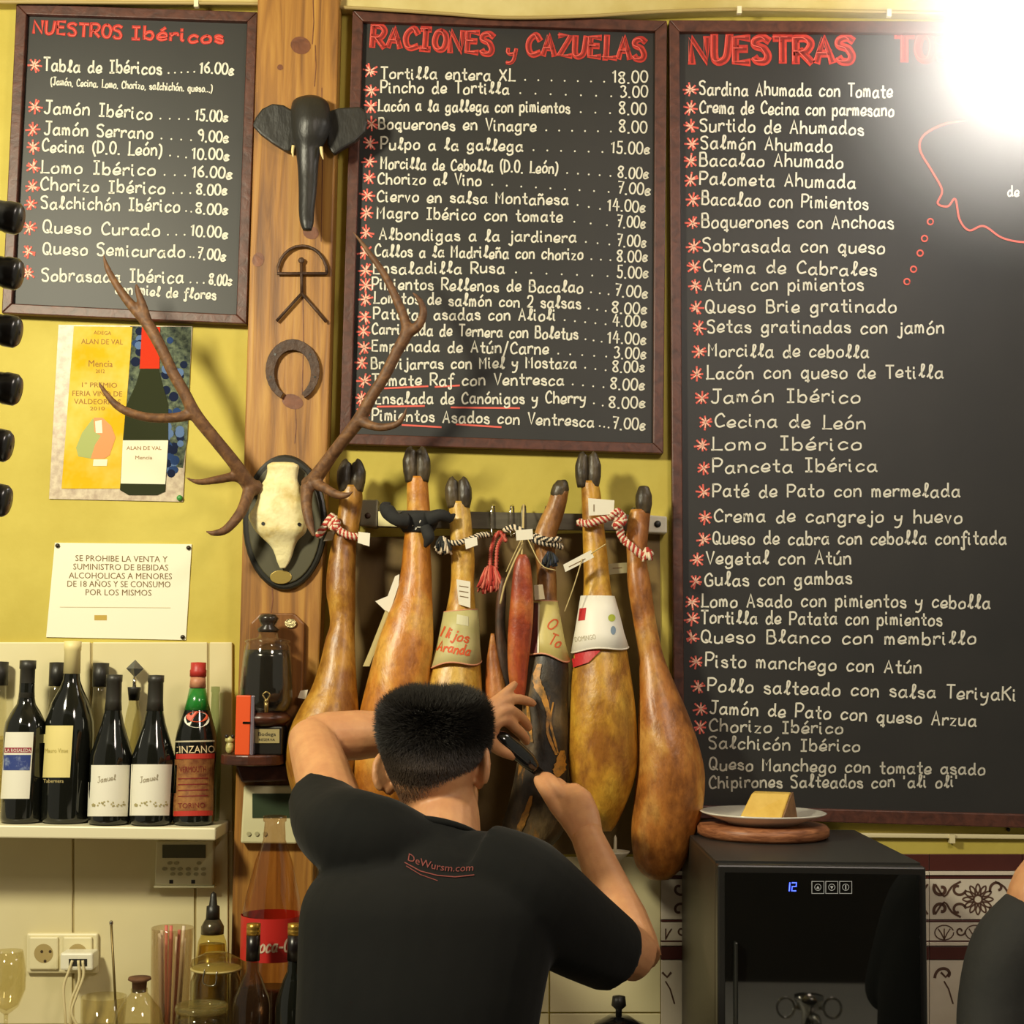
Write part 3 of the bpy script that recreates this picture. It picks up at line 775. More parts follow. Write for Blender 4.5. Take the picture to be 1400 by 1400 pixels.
for s, a, b, h in (('ADEGA', (128, 457), (152, 458), 5), ('ALAN DE VAL', (111, 470), (168, 471), 7), ('Mencía', (121, 501), (154, 502), 9), ('2012', (131, 510), (143, 510), 5), ('1º PREMIO', (112, 529), (160, 530), 6.5),
                   ('FERIA VINO DE', (99, 541), (167, 542), 7), ('VALDEORRAS', (101, 552), (165, 553), 7), ('2010', (123, 561), (143, 561), 5)):
    tag(mesh('lettering', print_on(pm, s, a, b, h, 0.0016), mo, t), kind='stuff')
for s, a, b, h in (('ALAN DE VAL', (173, 615), (221, 615), 5), ('Mencía', (185, 628), (208, 628), 5)):
    tag(mesh('lettering', print_on(pm, s, a, b, h, 0.0021), mo, bt), kind='stuff')
mesh('green_pin', lathe(P(246, 681, -0.003), [(.006, 0), (.006, .004), (.003, .006)], 12, Vector((0, -1, 0))), mat('pin_green', (60, 140, 60), 0.4), t, True)

t = thing('notice_sheet', 'white printed notice forbidding alcohol to minors, pinned at three corners', 'notice', P(160, 874, -0.002))
mesh('sheet', slab([(75, 742), (262, 744), (254, 875), (63, 871)], -0.003, -0.0005), mat('notice_paper', (238, 234, 208), 0.6), t)
for s, a, b in (('SE PROHIBE LA VENTA Y', (103, 767), (229, 768.5)), ('SUMINISTRO DE BEBIDAS', (100, 778.5), (230, 780)), ('ALCOHOLICAS A MENORES', (94, 790.5), (235, 792)),
                ('DE 18 AÑOS Y SE CONSUMO', (92, 802), (233, 803)), ('POR LOS MISMOS', (117, 813.5), (207, 814.5))):
    tag(mesh('lettering', print_on(pm, s, a, b, 8.2, 0.0005), m_print, t), kind='stuff')
mesh('rule_line', ribbon(pm, [(82, 830), (233, 831)], 0.7, 0.0005), mat('print_pale', (196, 180, 140), .7), t)
mesh('logo', poly_on(pm, [(129, 841), (146, 841), (146, 848), (129, 848)], 0.0005), mat('print_gold', (190, 160, 70), .7), t)
for x, y in ((79, 746), (258, 749), (250, 871)):
    mesh('pin', lathe(P(x, y, -0.003), [(.0045, 0), (.0045, .003), (.002, .005)], 12, Vector((0, -1, 0))), mat('pin_dark', (60, 52, 44), 0.3, metal=.6), t, True)

# bottles in a wall rack at the left edge
m_dark = mat('dark_bottle_glass', (22, 23, 19), 0.08, spec=0.6, coat=0.3)
RY = -1.75
t = thing('wine_rack', 'black steel wine rack standing near the bar with bottle necks sticking out', 'wine rack', (-0.62, RY, 0))
m_rack = mat('rack_black', (30, 28, 26), 0.4, metal=.5)
for x in (-0.60, -0.68):
    for yy in (RY-.06, RY+.06):
        mesh('upright', box(x-.006, x+.006, yy-0.006, yy+0.006, 0.0, 2.25), m_rack, t)
LAB = ['topmost bottle in the black rack, gleaming black neck over the left chalkboard', 'second bottle from the top of the black rack, over the chalkboard frame', 'black-necked bottle in the rack level with the bottom of the left chalkboard',
       'black-necked bottle in the rack level with the top of the poster', 'black-necked bottle second from the bottom of the wine rack', 'lowest bottle in the black wine rack']
for k, (x, y) in enumerate(((28, 300), (27, 376), (25, 455), (25, 534), (13, 611), (11, 686))):
    p = P(x, y, RY)
    ax = Vector((-1, 0, 0.18)).normalized()
    prof = [(.002, -.001), (.012, .0), (.0145, .003), (.0148, .012), (.0138, .015), (.0138, .06), (.018, .075), (.0235, .10), (.0245, .12), (.0245, .25), (.021, .258), (.001, .259)]
    bo = thing('wine_bottle', LAB[k], 'bottle', p, 'bottles lying in the black rack')
    mesh('glass', lathe(p, prof, 24, ax), m_dark, bo, True)
    mesh('capsule', lathe(p, [(r+.0004, h) for r, h in prof[:6]], 24, ax), mat('capsule_black', (34, 32, 30), .3, coat=.3), bo, True)
    q = p+ax*.10
    for xx in (-0.60, -0.68):
        zz = p.z+ax.z/(-ax.x)*(p.x-xx)-(.0245 if xx > -.6 else .0255)
        mesh('rest', box(xx-.005, xx+.005, RY-.06, RY+.06, zz-.006, zz), m_rack, t)

# ================================================================ HAMS
def ham_mat(name, c1, c2, c3, seed, streak=0.0, dark=(40, 30, 20), lo=.42, hi=.62, rough=0.42):
    m = bpy.data.materials.new(name); m.use_nodes = True
    nt = m.node_tree; N = nt.nodes; L = nt.links; b = N['Principled BSDF']
    b.inputs['Roughness'].default_value = rough; b.inputs['Coat Weight'].default_value = 0.12; b.inputs['Coat Roughness'].default_value = 0.25
    tc = N.new('ShaderNodeTexCoord'); mp = N.new('ShaderNodeMapping'); mp.inputs['Scale'].default_value = (1, 1, 0.6)
    mp.inputs['Location'].default_value = (seed, seed*.7, 0)
    L.new(tc.outputs['Object'], mp.inputs['Vector'])
    n = N.new('ShaderNodeTexNoise'); n.inputs['Scale'].default_value = 15; n.inputs['Detail'].default_value = 6; n.inputs['Roughness'].default_value = .55; n.inputs['Distortion'].default_value = .2
    L.new(mp.outputs[0], n.inputs['Vector'])
    rp = N.new('ShaderNodeValToRGB'); e = rp.color_ramp.elements
    e[0].position = .36; e[0].color = srgb(*c1); e[1].position = .64; e[1].color = srgb(*c3); k = e.new(.5); k.color = srgb(*c2)
    L.new(n.outputs['Fac'], rp.inputs[0])
    n2 = N.new('ShaderNodeTexNoise'); n2.inputs['Scale'].default_value = 13; n2.inputs['Detail'].default_value = 9; n2.inputs['Roughness'].default_value = .65
    mp2 = N.new('ShaderNodeMapping'); mp2.inputs['Scale'].default_value = (1.6, 1.6, .5); mp2.inputs['Location'].default_value = (seed*1.3, 3, 1)
    L.new(tc.outputs['Object'], mp2.inputs['Vector']); L.new(mp2.outputs[0], n2.inputs['Vector'])
    rp2 = N.new('ShaderNodeValToRGB'); rp2.color_ramp.elements[0].position = lo; rp2.color_ramp.elements[1].position = hi
    rp2.color_ramp.elements[0].color = (0, 0, 0, 1); rp2.color_ramp.elements[1].color = (1, 1, 1, 1)
    L.new(n2.outputs['Fac'], rp2.inputs[0])
    mx = N.new('ShaderNodeMix'); mx.data_type = 'RGBA'
    mu = N.new('ShaderNodeMath'); mu.operation = 'MULTIPLY'; mu.inputs[1].default_value = streak
    L.new(rp2.outputs[0], mu.inputs[0]); L.new(mu.outputs[0], mx.inputs['Factor'])
    L.new(rp.outputs[0], mx.inputs['A']); mx.inputs['B'].default_value = srgb(*dark)
    n3 = N.new('ShaderNodeTexNoise'); n3.inputs['Scale'].default_value = 55; n3.inputs['Detail'].default_value = 5; n3.inputs['Roughness'].default_value = .7
    L.new(mp.outputs[0], n3.inputs['Vector'])
    rp3 = N.new('ShaderNodeValToRGB'); rp3.color_ramp.elements[0].position = .3; rp3.color_ramp.elements[0].color = (.5, .42, .34, 1)
    rp3.color_ramp.elements[1].position = .55; rp3.color_ramp.elements[1].color = (1, 1, 1, 1)
    L.new(n3.outputs['Fac'], rp3.inputs[0])
    m3 = N.new('ShaderNodeMix'); m3.data_type = 'RGBA'; m3.blend_type = 'MULTIPLY'; m3.inputs['Factor'].default_value = .8
    L.new(mx.outputs['Result'], m3.inputs['A']); L.new(rp3.outputs[0], m3.inputs['B'])
    L.new(m3.outputs['Result'], b.inputs['Base Color'])
    bp = N.new('ShaderNodeBump'); bp.inputs['Strength'].default_value = .5; bp.inputs['Distance'].default_value = .014
    L.new(n.outputs['Fac'], bp.inputs['Height']); L.new(bp.outputs[0], b.inputs['Normal'])
    return m
m_hoof = mat('hoof_horn', (50, 42, 30), 0.4, (104, 88, 60), 22, (1, 1, .4), lo=.45, hi=.7, bump=.3)

def hoof(parent, c_px, top_px, wpx, yc, toes=2, side=0.0):
    """cloven hoof: two toes from the pastern (c_px) up to top_px"""
    a, b = Vector(c_px), Vector(top_px); s = S(yc)
    for k in ((-1, 1) if toes == 2 else (0,)):
        o1 = k*wpx*0.26; rr = wpx*(0.33 if toes == 2 else .46)*s
        q = [(a.x+o1*.9, a.y+4), (a.x+o1, a.y+(b.y-a.y)*.25), (a.x+(b.x-a.x)*.6+o1*1.05, a.y+(b.y-a.y)*.6), (b.x+o1*.8, b.y+2), (b.x+o1*.6, b.y)]
        mesh('hoof_toe', tube([P(x, y, yc+side*(i/4)) for i, (x, y) in enumerate(q)], [rr*.8, rr*1.02, rr*1.0, rr*.62, rr*.15], 12, 4), m_hoof, parent, True)

def ham(label, rows, m, yc, hoofspec, seed, depth=.8, wob=.012):
    lowest = max(rows, key=lambda r: r[0])
    t = thing('cured_ham', label, 'ham', P((lowest[1]+lowest[2])/2, lowest[0], yc), 'hams hanging from the steel rail')
    vf = loft_px(rows, yc, depth, .095, 28, 5, wob=wob, seed=seed)
    mesh('leg_meat', vf, m, t, True)
    if hoofspec: hoof(t, *hoofspec)
    return t, vf

m_h1 = ham_mat('ham_golden', (138, 86, 28), (184, 132, 46), (208, 164, 78), 1, .55, (88, 50, 22), .55, .72)
m_h2 = ham_mat('ham_orange', (154, 88, 26), (196, 126, 40), (214, 160, 68), 2, .4, (110, 50, 22), .56, .74)
m_h3 = ham_mat('ham_yellow', (170, 112, 34), (204, 156, 56), (214, 176, 84), 3, .4, (110, 70, 26), .56, .74)
m_h5 = ham_mat('ham_mouldy', (34, 28, 20), (66, 54, 36), (112, 92, 60), 4, .85, (184, 126, 50), .56, .66, rough=.55)
m_h6 = ham_mat('ham_honey', (150, 96, 30), (194, 142, 44), (216, 172, 62), 5, .45, (112, 74, 30), .55, .74)
m_h7 = ham_mat('ham_amber', (126, 74, 28), (172, 108, 42), (198, 146, 70), 6, .45, (96, 48, 22), .55, .74)

h1, v1 = ham('golden cured ham hanging next to the deer skull, red and white rope round its shank',
  [(664, 468, 494, -.075), (680, 464, 496, -.075), (700, 462, 494, -.075), (725, 458, 490, -.08), (745, 453, 487, -.08), (780, 447, 486, -.085), (810, 446, 486, -.09), (835, 450, 486, -.09), (855, 451, 485, -.095), (875, 445, 485, -.10),
   (905, 438, 486, -.105), (940, 426, 488, -.11), (970, 409, 490, -.115), (1000, 396, 492, -.12), (1035, 391, 490, -.12), (1070, 396, 484, -.12), (1100, 408, 476, -.12), (1118, 424, 462, -.12), (1124, 436, 450, -.12)], m_h1, -.1, ((480, 668), (481, 630), 33, -.078), 1, .9)
h2, v2 = ham('plump orange cured ham with black cloth tied round its shank',
  [(652, 557, 585, -.09), (670, 556, 586, -.09), (700, 556, 588, -.09), (740, 552, 588, -.095), (780, 548, 590, -.10), (815, 541, 591, -.105), (840, 531, 592, -.11), (880, 516, 592, -.115), (920, 505, 588, -.12),
   (960, 495, 582, -.125), (1000, 487, 578, -.125), (1050, 483, 572, -.125), (1090, 488, 566, -.125), (1120, 496, 558, -.12), (1140, 510, 546, -.12), (1147, 522, 534, -.12)], m_h2, -.11, ((570, 655), (569, 613), 32, -.092), 2, .8)
h3, v3 = ham('yellow cured ham in a pale green paper cone with red script, directly above the man',
  [(686, 614, 640, -.075), (705, 614, 644, -.075), (730, 615, 646, -.08), (765, 617, 649, -.085), (800, 616, 648, -.09), (830, 611, 650, -.10), (870, 602, 654, -.10), (910, 590, 657, -.105), (950, 580, 659, -.11), (1000, 576, 662, -.11),
   (1050, 580, 660, -.11), (1100, 590, 650, -.11), (1135, 612, 630, -.11)], m_h3, -.1, ((627, 690), (626, 654), 31, -.078), 3, .85)
h5, v5 = ham('dark mouldy cured ham being carved, cream and maroon paper round its upper half',
  [(832, 731, 761, -.10), (850, 729, 764, -.105), (870, 726, 768, -.11), (905, 721, 777, -.115), (950, 716, 777, -.12),
   (1000, 712, 777, -.125), (1050, 706, 776, -.125), (1100, 696, 776, -.125), (1135, 686, 770, -.12), (1160, 692, 750, -.12), (1174, 712, 728, -.12)], m_h5, -.1, ((764, 682), (769, 656), 26, -.08, 1), 4, .9, .02)
h6, v6 = ham('honey coloured cured ham with a white paper cone, beside the large amber ham',
  [(658, 794, 818, -.08), (680, 795, 822, -.08), (710, 796, 825, -.08), (745, 797, 829, -.085), (785, 798, 833, -.09), (815, 797, 837, -.10), (850, 791, 847, -.105), (885, 786, 856, -.11), (920, 782, 862, -.115), (960, 779, 868, -.12),
   (1000, 777, 871, -.12), (1040, 777, 871, -.12), (1075, 780, 864, -.12), (1105, 790, 853, -.12), (1126, 806, 843, -.115), (1136, 818, 836, -.115)], m_h6, -.1, ((804, 662), (804, 620), 30, -.082), 5, .85)
h7, v7 = ham('large amber cured ham hanging lowest beside the tall chalkboard, black single hoof',
  [(697, 862, 890, -.075), (715, 858, 888, -.075), (735, 856, 886, -.08), (765, 857, 884, -.085), (800, 858, 890, -.09), (850, 866, 897, -.095), (895, 873, 907, -.10), (935, 874, 923, -.11), (975, 873, 940, -.12), (1015, 872, 954, -.125),
   (1055, 871, 963, -.125), (1095, 868, 962, -.125), (1135, 864, 952, -.125), (1170, 866, 940, -.12), (1190, 874, 928, -.12), (1202, 888, 914, -.12)], m_h7, -.1, ((880, 698), (880, 664), 25, -.078, 1), 7, .85, .016)

m_ = on_mesh(v5)
m_fat = mat('fat_streak', (190, 132, 48), .45, (120, 90, 44), 60, lo=.45, hi=.62)
for q, wd in (([(738, 908), (734, 925), (737, 940), (744, 955), (749, 975), (748, 998), (753, 1015), (760, 1032)], (7, 10, 12, 9, 5, 4, 4, 3)), ([(768, 1026), (766, 1040), (764, 1052), (761, 1062)], (6, 14, 16, 6)),
              ([(727, 1088), (722, 1105), (713, 1128), (705, 1148)], (4, 8, 9, 3)), ([(756, 960), (752, 985), (757, 1010), (762, 1030)], (2, 3, 3, 2)), ([(722, 955), (724, 985), (728, 1015)], (2, 5, 3))):
    pts = cat_rom([(x, y, w_) for (x, y), w_ in zip(q, wd)], 5); V = []; rn_ = random.Random(3)
    for p in pts:
        w_ = p.z*rn_.uniform(.8, 1.15)
        row_ = [m_(p.x+w_*f, p.y, .0022) for f in (-.5, -.25, 0, .25, .5)]
        if all(v is not None for v in row_): V += row_
    mesh('fat_streak', (V, [(5*i+j, 5*i+j+1, 5*i+j+6, 5*i+j+5) for i in range(len(V)//5-1) for j in range(4)]), m_fat, h5, True)
mesh('shank', loft_px([(672, 754, 778, -.08), (692, 747, 774, -.08), (712, 737, 768, -.08), (735, 730, 760, -.085), (765, 732, 759, -.09), (795, 734, 761, -.095), (828, 732, 761, -.10), (840, 732, 760, -.10)], -.1, .9, .095, 24, 5, wob=.02, seed=8), ham_mat('shank_brown', (104, 66, 30), (150, 100, 46), (180, 130, 68), 15, .5, (70, 44, 24), .5, .7), h5, True)

# dried beef strip and carved shank
m_cec = ham_mat('dried_beef', (120, 40, 20), (164, 70, 30), (190, 110, 50), 9, .5, (150, 60, 60), .5, .7)
t = thing('dried_beef', 'red strip of dried beef tied with twine, between the two paper-wrapped hams', 'cured meat', P(708, 965, -.13))
mesh('meat', loft_px([(758, 710, 719), (766, 705, 724), (785, 701, 727), (830, 697, 729), (870, 694, 727), (905, 694, 723), (935, 697, 720), (955, 702, 717), (962, 706, 713)], -.15, .6, .03, 18, wob=.03, seed=9), m_cec, t, True)
m_twine = mat('twine', (196, 176, 120), .8)
mesh('twine', join(tube([P(716, 690, -.06), P(715, 730, -.1), P(713, 764, -.135)], .0022, 6), tube([P(715, 742, -.12), P(700, 775, -.14), P(690, 800, -.135), P(684, 826, -.13)], .0022, 6)), m_twine, t, True)
t = thing('carved_shank', 'nearly bare carved ham shank with dark rind beside the dried beef strip', 'cured meat', P(683, 985, -.10))
mesh('rind', loft_px([(790, 685, 691), (815, 679, 692), (845, 677, 691), (870, 677, 692), (900, 678, 700), (925, 682, 703), (950, 690, 704)], -.10, .8, .03, 16, wob=.04, seed=5),
     ham_mat('rind', (40, 28, 20), (60, 42, 28), (96, 60, 36), 12, .3, rough=.6), t, True)
mesh('meat', loft_px([(866, 671, 676), (885, 668, 679), (905, 665, 684), (935, 663, 692), (960, 664, 698), (985, 672, 690)], -.105, .7, .03, 16, wob=.03, seed=6), ham_mat('shank_meat', (130, 72, 26), (170, 104, 44), (196, 140, 76), 13, .4, (180, 80, 50), .5, .7), t, True)

# rail, brackets, hooks
t = thing('ham_rail', 'grey steel rail with end brackets and hooks carrying the hams', 'rail', P(700, 728, -.02))
m_rail = mat('rail_steel', (128, 122, 104), .35, (104, 98, 82), 8, (1, 1, 6), metal=.7)
mesh('bar', slab([(516, 697), (890, 704), (890, 726), (516, 721)], -.035, -.020), m_rail, t, bevel=.001)
mesh('end_bracket', slab([(493, 683), (517, 683), (516, 721), (491, 719)], -.04, 0), mat('bracket_zinc', (140, 134, 112), .4, metal=.6), t, bevel=.003)
mesh('end_bracket', slab([(886, 704), (912, 706), (912, 729), (886, 728)], -.04, 0), mat('bracket_white', (226, 220, 200), .4), t, bevel=.003)
mesh('bracket_bolt', lathe(P(899, 716.5, -.04), [(.007, 0), (.007, .002), (.002, .003)], 14, Vector((0, -1, 0))), m_black, t, True)
mesh('bracket_bolt', lathe(P(503, 705, -.04), [(.006, 0), (.006, .002), (.002, .003)], 14, Vector((0, -1, 0))), m_iron, t, True)
m_chrome = mat('chrome', (210, 206, 196), .12, metal=1.0)
for x in (480, 572, 628, 674, 700, 716, 748, 812, 866):
    y0 = 697+(x-516)*.019
    mesh('hook', tube([P(x+2, y0+22, -.018), P(x+2, y0-6, -.02), P(x, y0-9, -.03), P(x-2, y0-4, -.042), P(x-2, y0+26, -.044), P(x, y0+34, -.052), P(x+4, y0+28, -.06)], .0022, 8), m_chrome if x in (674, 700) else m_rail, t, True)

# ropes: two twisted strands
def rope(parent, pts, r, ma, mb, turns=14, name='rope_strand'):
    c = cat_rom([tuple(p) for p in pts], 8); n = len(c)
    for k, mm in ((0, ma), (1, mb), (2, ma), (3, mb)):
        q = []
        for i, p in enumerate(c):
            tn = (c[min(i+1, n-1)]-c[max(i-1, 0)]).normalized(); s = tn.orthogonal().normalized(); b = tn.cross(s)
            a = turns*2*math.pi*i/n+k*math.pi/2
            q.append(p+(s*math.cos(a)+b*math.sin(a))*r*.55)
        mesh(name, tube(q, r*.55, 6, 1), mm, parent, True)
def tassel(parent, x, y, r, d, ma, mb, n=26):
    rnd = random.Random(int(x)); fa, fb = [], []
    for i in range(n):
        a = rnd.uniform(0, 6.28); rr = r*rnd.random()**.5; l = r*rnd.uniform(.5, 1)
        p0 = P(x+rr*math.cos(a)*.4, y-r*.6+rr*math.sin(a)*.3, d); p1 = P(x+rr*math.cos(a), y+l+rr*math.sin(a)*.4, d-rnd.uniform(0, .014))
        (fa if i % 2 else fb).append(tube([p0, (p0+p1)/2+Vector((rnd.uniform(-.003, .003), -.004, 0)), p1], .0026, 5, 2))
    tag(mesh('tassel', join(*fa), ma, parent, True), kind='stuff'); tag(mesh('tassel', join(*fb), mb, parent, True), kind='stuff')
m_rr = mat('rope_red', (176, 56, 44), .85); m_rw = mat('rope_white', (224, 206, 176), .85); m_rk = mat('rope_black', (36, 38, 36), .85)
t = thing('rope', 'red and white twisted rope round the golden ham beside the deer skull', 'rope', P(470, 745, -.11))
rope(t, [P(435, 733, -.10), P(447, 715, -.11), P(455, 706, -.11), P(459, 718, -.115), P(468, 728, -.118), P(480, 733, -.118), P(492, 735, -.112), P(500, 742, -.105)], .0075, m_rr, m_rw, 9)
rope(t, [P(448, 712, -.11), P(456, 722, -.118), P(462, 712, -.116)], .007, m_rr, m_rw, 3)
t2 = thing('rope', 'red and white twisted rope running between honey ham and amber ham', 'rope', P(840, 765, -.11))
rope(t2, [P(791, 714, -.11), P(805, 716, -.118), P(822, 711, -.118), P(838, 706, -.115), P(846, 716, -.115), P(850, 734, -.112), P(864, 748, -.118), P(880, 760, -.12), P(890, 756, -.115)], .008, m_rr, m_rw, 13)
rope(t2, [P(835, 705, -.12), P(846, 700, -.12), P(852, 712, -.12), P(840, 720, -.125)], .008, m_rr, m_rw, 4)
tassel(t2, 885, 757, 9, -.12, m_rr, m_rw)
t3 = thing('rope', 'black and white twisted rope round the shank of the green-coned ham', 'rope', P(625, 760, -.11))
rope(t3, [P(601, 738, -.11), P(614, 742, -.115), P(628, 742, -.118), P(643, 737, -.115), P(656, 732, -.105), P(668, 731, -.10)], .006, m_rk, m_rw, 8)
tassel(t3, 605, 745, 13, -.115, m_rk, m_rw, 36)
t4 = thing('rope', 'black and white twisted rope round the shank of the dark mouldy ham', 'rope', P(745, 780, -.12))
rope(t4, [P(690, 725, -.09), P(705, 722, -.10), P(727, 736, -.12), P(742, 742, -.122), P(757, 744, -.118), P(768, 748, -.11)], .007, m_rk, m_rw, 8)
rope(t4, [P(730, 732, -.125), P(748, 738, -.128), P(766, 737, -.12)], .006, m_rk, m_rw, 6)
tassel(t4, 752, 764, 11, -.125, m_rk, mat('rope_blue', (52, 60, 78), .85), 30)
t5 = thing('rope', 'looped red cord with a fluffy tassel hanging from the rail between hams', 'rope', P(673, 810, -.08))
for q in ([(676, 735), (671, 755), (670, 780)], [(690, 730), (680, 750), (678, 785)], [(676, 735), (684, 728), (692, 740)]):
    rope(t5, [P(x, y, -.085) for x, y in q], .005, m_rr, mat('cord_pink', (206, 112, 92), .85), 8)
tassel(t5, 671, 790, 19, -.09, m_rr, mat('cord_pink', (206, 112, 92), .85), 110)

# black cloth round ham 2
cl = loft_px([(699, 550, 591), (705, 543, 599), (713, 542, 600), (721, 546, 597), (728, 551, 592)], -.095, .75, .05, 20, wob=.03, seed=3)
t = thing('black_cloth', 'black cloth band knotted round the shank of the orange ham', 'cloth', P(569, 742, -.1))
m_cloth = mat('black_cloth', (28, 28, 28), .85, (38, 38, 36), 40)
mesh('band', cl, m_cloth, t, True)
mesh('loose_end', tube([P(556, 712, -.12), P(542, 710, -.13), P(531, 700, -.125), P(526, 692, -.12), P(534, 688, -.12)], [.016, .013, .016, .010, .002], 10), m_cloth, t, True)
mesh('loose_end', join(tube([P(586, 710, -.12), P(602, 704, -.125), P(614, 708, -.115), P(622, 703, -.11)], [.016, .012, .011, .002], 10), tube([P(582, 720, -.12), P(586, 735, -.125), P(581, 748, -.12)], [.012, .012, .003], 10)), m_cloth, t, True)
mesh('white_mark', write(on_mesh(cl), 'K', (571, 728), (583, 720), 1.2, 1.6, 0.001), m_chalk, t)

# paper cones with print
def cone(name, label, rows, mm, yc, bottom_wave=3.0, edge=None):
    n = 40
    pts = rows; rings = []
    for i, (y, xl, xr) in enumerate(pts):
        c = P((xl+xr)/2, y, yc[i]); hw = (xr-xl)/2*S(yc[i]); ring = []
        for j in range(n):
            a = 2*math.pi*j/n
            dz = math.sin(a*3+.6)*bottom_wave*S(yc[i]) if i == len(pts)-1 else 0
            tilt = math.cos(a)*edge[i]*S(yc[i]) if edge else 0
            ring.append(Vector((c.x+hw*math.cos(a), c.y+hw*.95*math.sin(a), c.z+dz+tilt)))
        rings.append(ring)
    V, Fa = loft(rings, cap=False)
    t = thing(name, label, 'label', P(pts[-1][1], pts[-1][0], yc[-1]))
    o = mesh('paper', (V, Fa), mm, t, True)
    sd = o.modifiers.new('thick', 'SOLIDIFY'); sd.thickness = .0012; sd.offset = 0
    m1 = rings[-1]; rim = tube(m1+[m1[0]], .0016, 6, 1)
    m0 = rings[0]; rim0 = tube(m0+[m0[0]], .0012, 6, 1)
    return t, (V, Fa), rim, rim0
m_rim = mat('rim_pink', (214, 150, 116), .6)
t, vf, rim, rim0 = cone('paper_cone', 'pale green paper cone with red script round the yellow ham', [(835, 607, 653), (860, 602, 655), (885, 596, 656), (908, 587, 658)],
                        mat('paper_green', (176, 172, 106), .5, (196, 186, 130), 10), [-.10, -.10, -.103, -.107], 3, [2, 2, 2, 3])
mesh('rim', rim, m_rim, t, True); mesh('rim', rim0, m_rim, t, True)
m_ = on_mesh(vf); m_os = mat('print_orange', (206, 84, 32), .6)
for s, a, b in (('Hijos', (603, 870), (640, 879)), ('Aranda', (598, 889), (642, 897))):
    tag(mesh('lettering', write(m_, s, a, b, 1.5, 2.2, .0012, slant=.25), m_os, t), kind='stuff')
mesh('white_print', patch(m_, [(625, 840), (640, 843), (640, 856), (624, 853)], .0011), mat('print_white', (214, 210, 170), .6), t)
t, vf, rim, rim0 = cone('paper_cone', 'cream and maroon paper cone round the dark mouldy ham', [(822, 730, 762), (850, 727, 767), (875, 724, 772), (898, 720, 779)],
                        mat('paper_cream', (206, 192, 120), .5, (192, 176, 104), 10), [-.10, -.107, -.112, -.115], 3, [0, 0, -2, -5])
mesh('rim', rim, m_rim, t, True); mesh('rim', rim0, m_rim, t, True)
m_ = on_mesh(vf)
mesh('maroon_band', patch(m_, [(729, 824), (737, 824), (735, 893), (721, 893)], .0011, 6, 8), mat('print_maroon', (92, 30, 28), .5), t)
mesh('white_line', patch(m_, [(736.5, 824), (738.5, 824), (737, 893), (735, 893)], .0016, 3, 8), m_paper, t)
for s, a, b in (('O', (747, 857), (757, 862)), ('To', (749, 880), (765, 886))):
    tag(mesh('lettering', write(m_, s, a, b, 1.6, 2.0, .0012, slant=.2), m_os, t), kind='stuff')
t, vf, rim, rim0 = cone('paper_cone', 'white paper cone with red flap and square logo round the honey coloured ham', [(815, 794, 840), (840, 790, 847), (865, 786, 853), (888, 781, 859)],
                        mat('paper_white', (236, 232, 218), .5), [-.10, -.105, -.108, -.11], 2, [0, 0, 0, 3])
mesh('rim', rim, mat('rim_white', (226, 220, 204), .6), t, True)
m_ = on_mesh(vf)
mesh('red_flap', patch(on_mesh(v6), [(783, 889), (822, 889), (806, 906), (786, 913)], .004, 8, 4), mat('flap_red', (190, 40, 44), .5), t)
mesh('square_logo', patch(m_, [(793, 832), (802, 831), (800, 848), (791, 849)], .0011), mat('flap_red', (190, 40, 44), .5), t)
mesh('round_seal', poly_on(m_, disc_px(836, 845, 5, 5), .0012), mat('seal_green', (176, 186, 60), .5), t)
mesh('small_mark', poly_on(m_, disc_px(838, 862, 3.5, 6), .0012), mat('mark_blue', (130, 150, 170), .5), t)
tag(mesh('lettering', print_on(m_, 'DOMINGO', (787, 878), (815, 874), 7, .0012), mat('print_grey', (170, 160, 130), .6), t), kind='stuff')

# small tags
def paper_tag(label, quad, d, mm=None, extra=None, strings=()):
    t = thing('paper_tag', label, 'tag', P(quad[2][0], quad[2][1], d))
    mesh('card', slab(quad, d, d+.0015), mm or m_paper, t)
    for q in strings: mesh('string', tube([P(x, y, dd) for x, y, dd in q], .0012, 5), m_twine, t, True)
    if extra:
        for a, b in extra: mesh('print_line', ribbon(on_plane(d), [a, b], 1.2, .0006), m_print, t)
    return t
m_tw = mat('tag_white', (230, 224, 204), .6)
paper_tag('white tag above the green paper cone', [(624, 792), (643, 795), (643, 831), (627, 826)], -.13, m_tw, [((628, 801), (640, 803)), ((628, 808), (640, 810)), ((629, 815), (640, 817))])
paper_tag('white tag on the red rope at the honey coloured ham', [(804, 681), (840, 684), (839, 703), (805, 705)], -.125, m_tw, [((812, 690), (812, 699))])
paper_tag('small white tag at the end of the red rope round the golden ham', [(490, 727), (506, 729), (505, 747), (489, 742)], -.125, m_tw)
paper_tag('cream card behind the red rope beside the deer skull', [(448, 727), (460, 724), (460, 738), (442, 740)], -.085, m_paper)
paper_tag('white sticker on the rail beside the steel bracket', [(517, 699), (542, 702), (544, 720), (517, 719)], -.045, mat('tag_yellowish', (226, 218, 160), .6))
paper_tag('small white block tag hung on twine between the hams', [(705, 725), (728, 723), (729, 737), (706, 739)], -.13, m_tw, None, [[(712, 739, -.13), (702, 760, -.13), (692, 782, -.13)], [(722, 738, -.13), (740, 772, -.15), (760, 780, -.15)]])
paper_tag('white tag on black rope round the green-coned ham', [(635, 737), (652, 734), (653, 745), (637, 751)], -.128, m_tw)
paper_tag('slanted white tag with a cable tie crossing the dark ham and honey ham', [(770, 772), (808, 752), (812, 762), (773, 782)], -.15, m_tw, [((778, 775), (800, 764))], [[(808, 757, -.15), (828, 744, -.15)], [(796, 764, -.152), (785, 800, -.152), (772, 836, -.152)]])
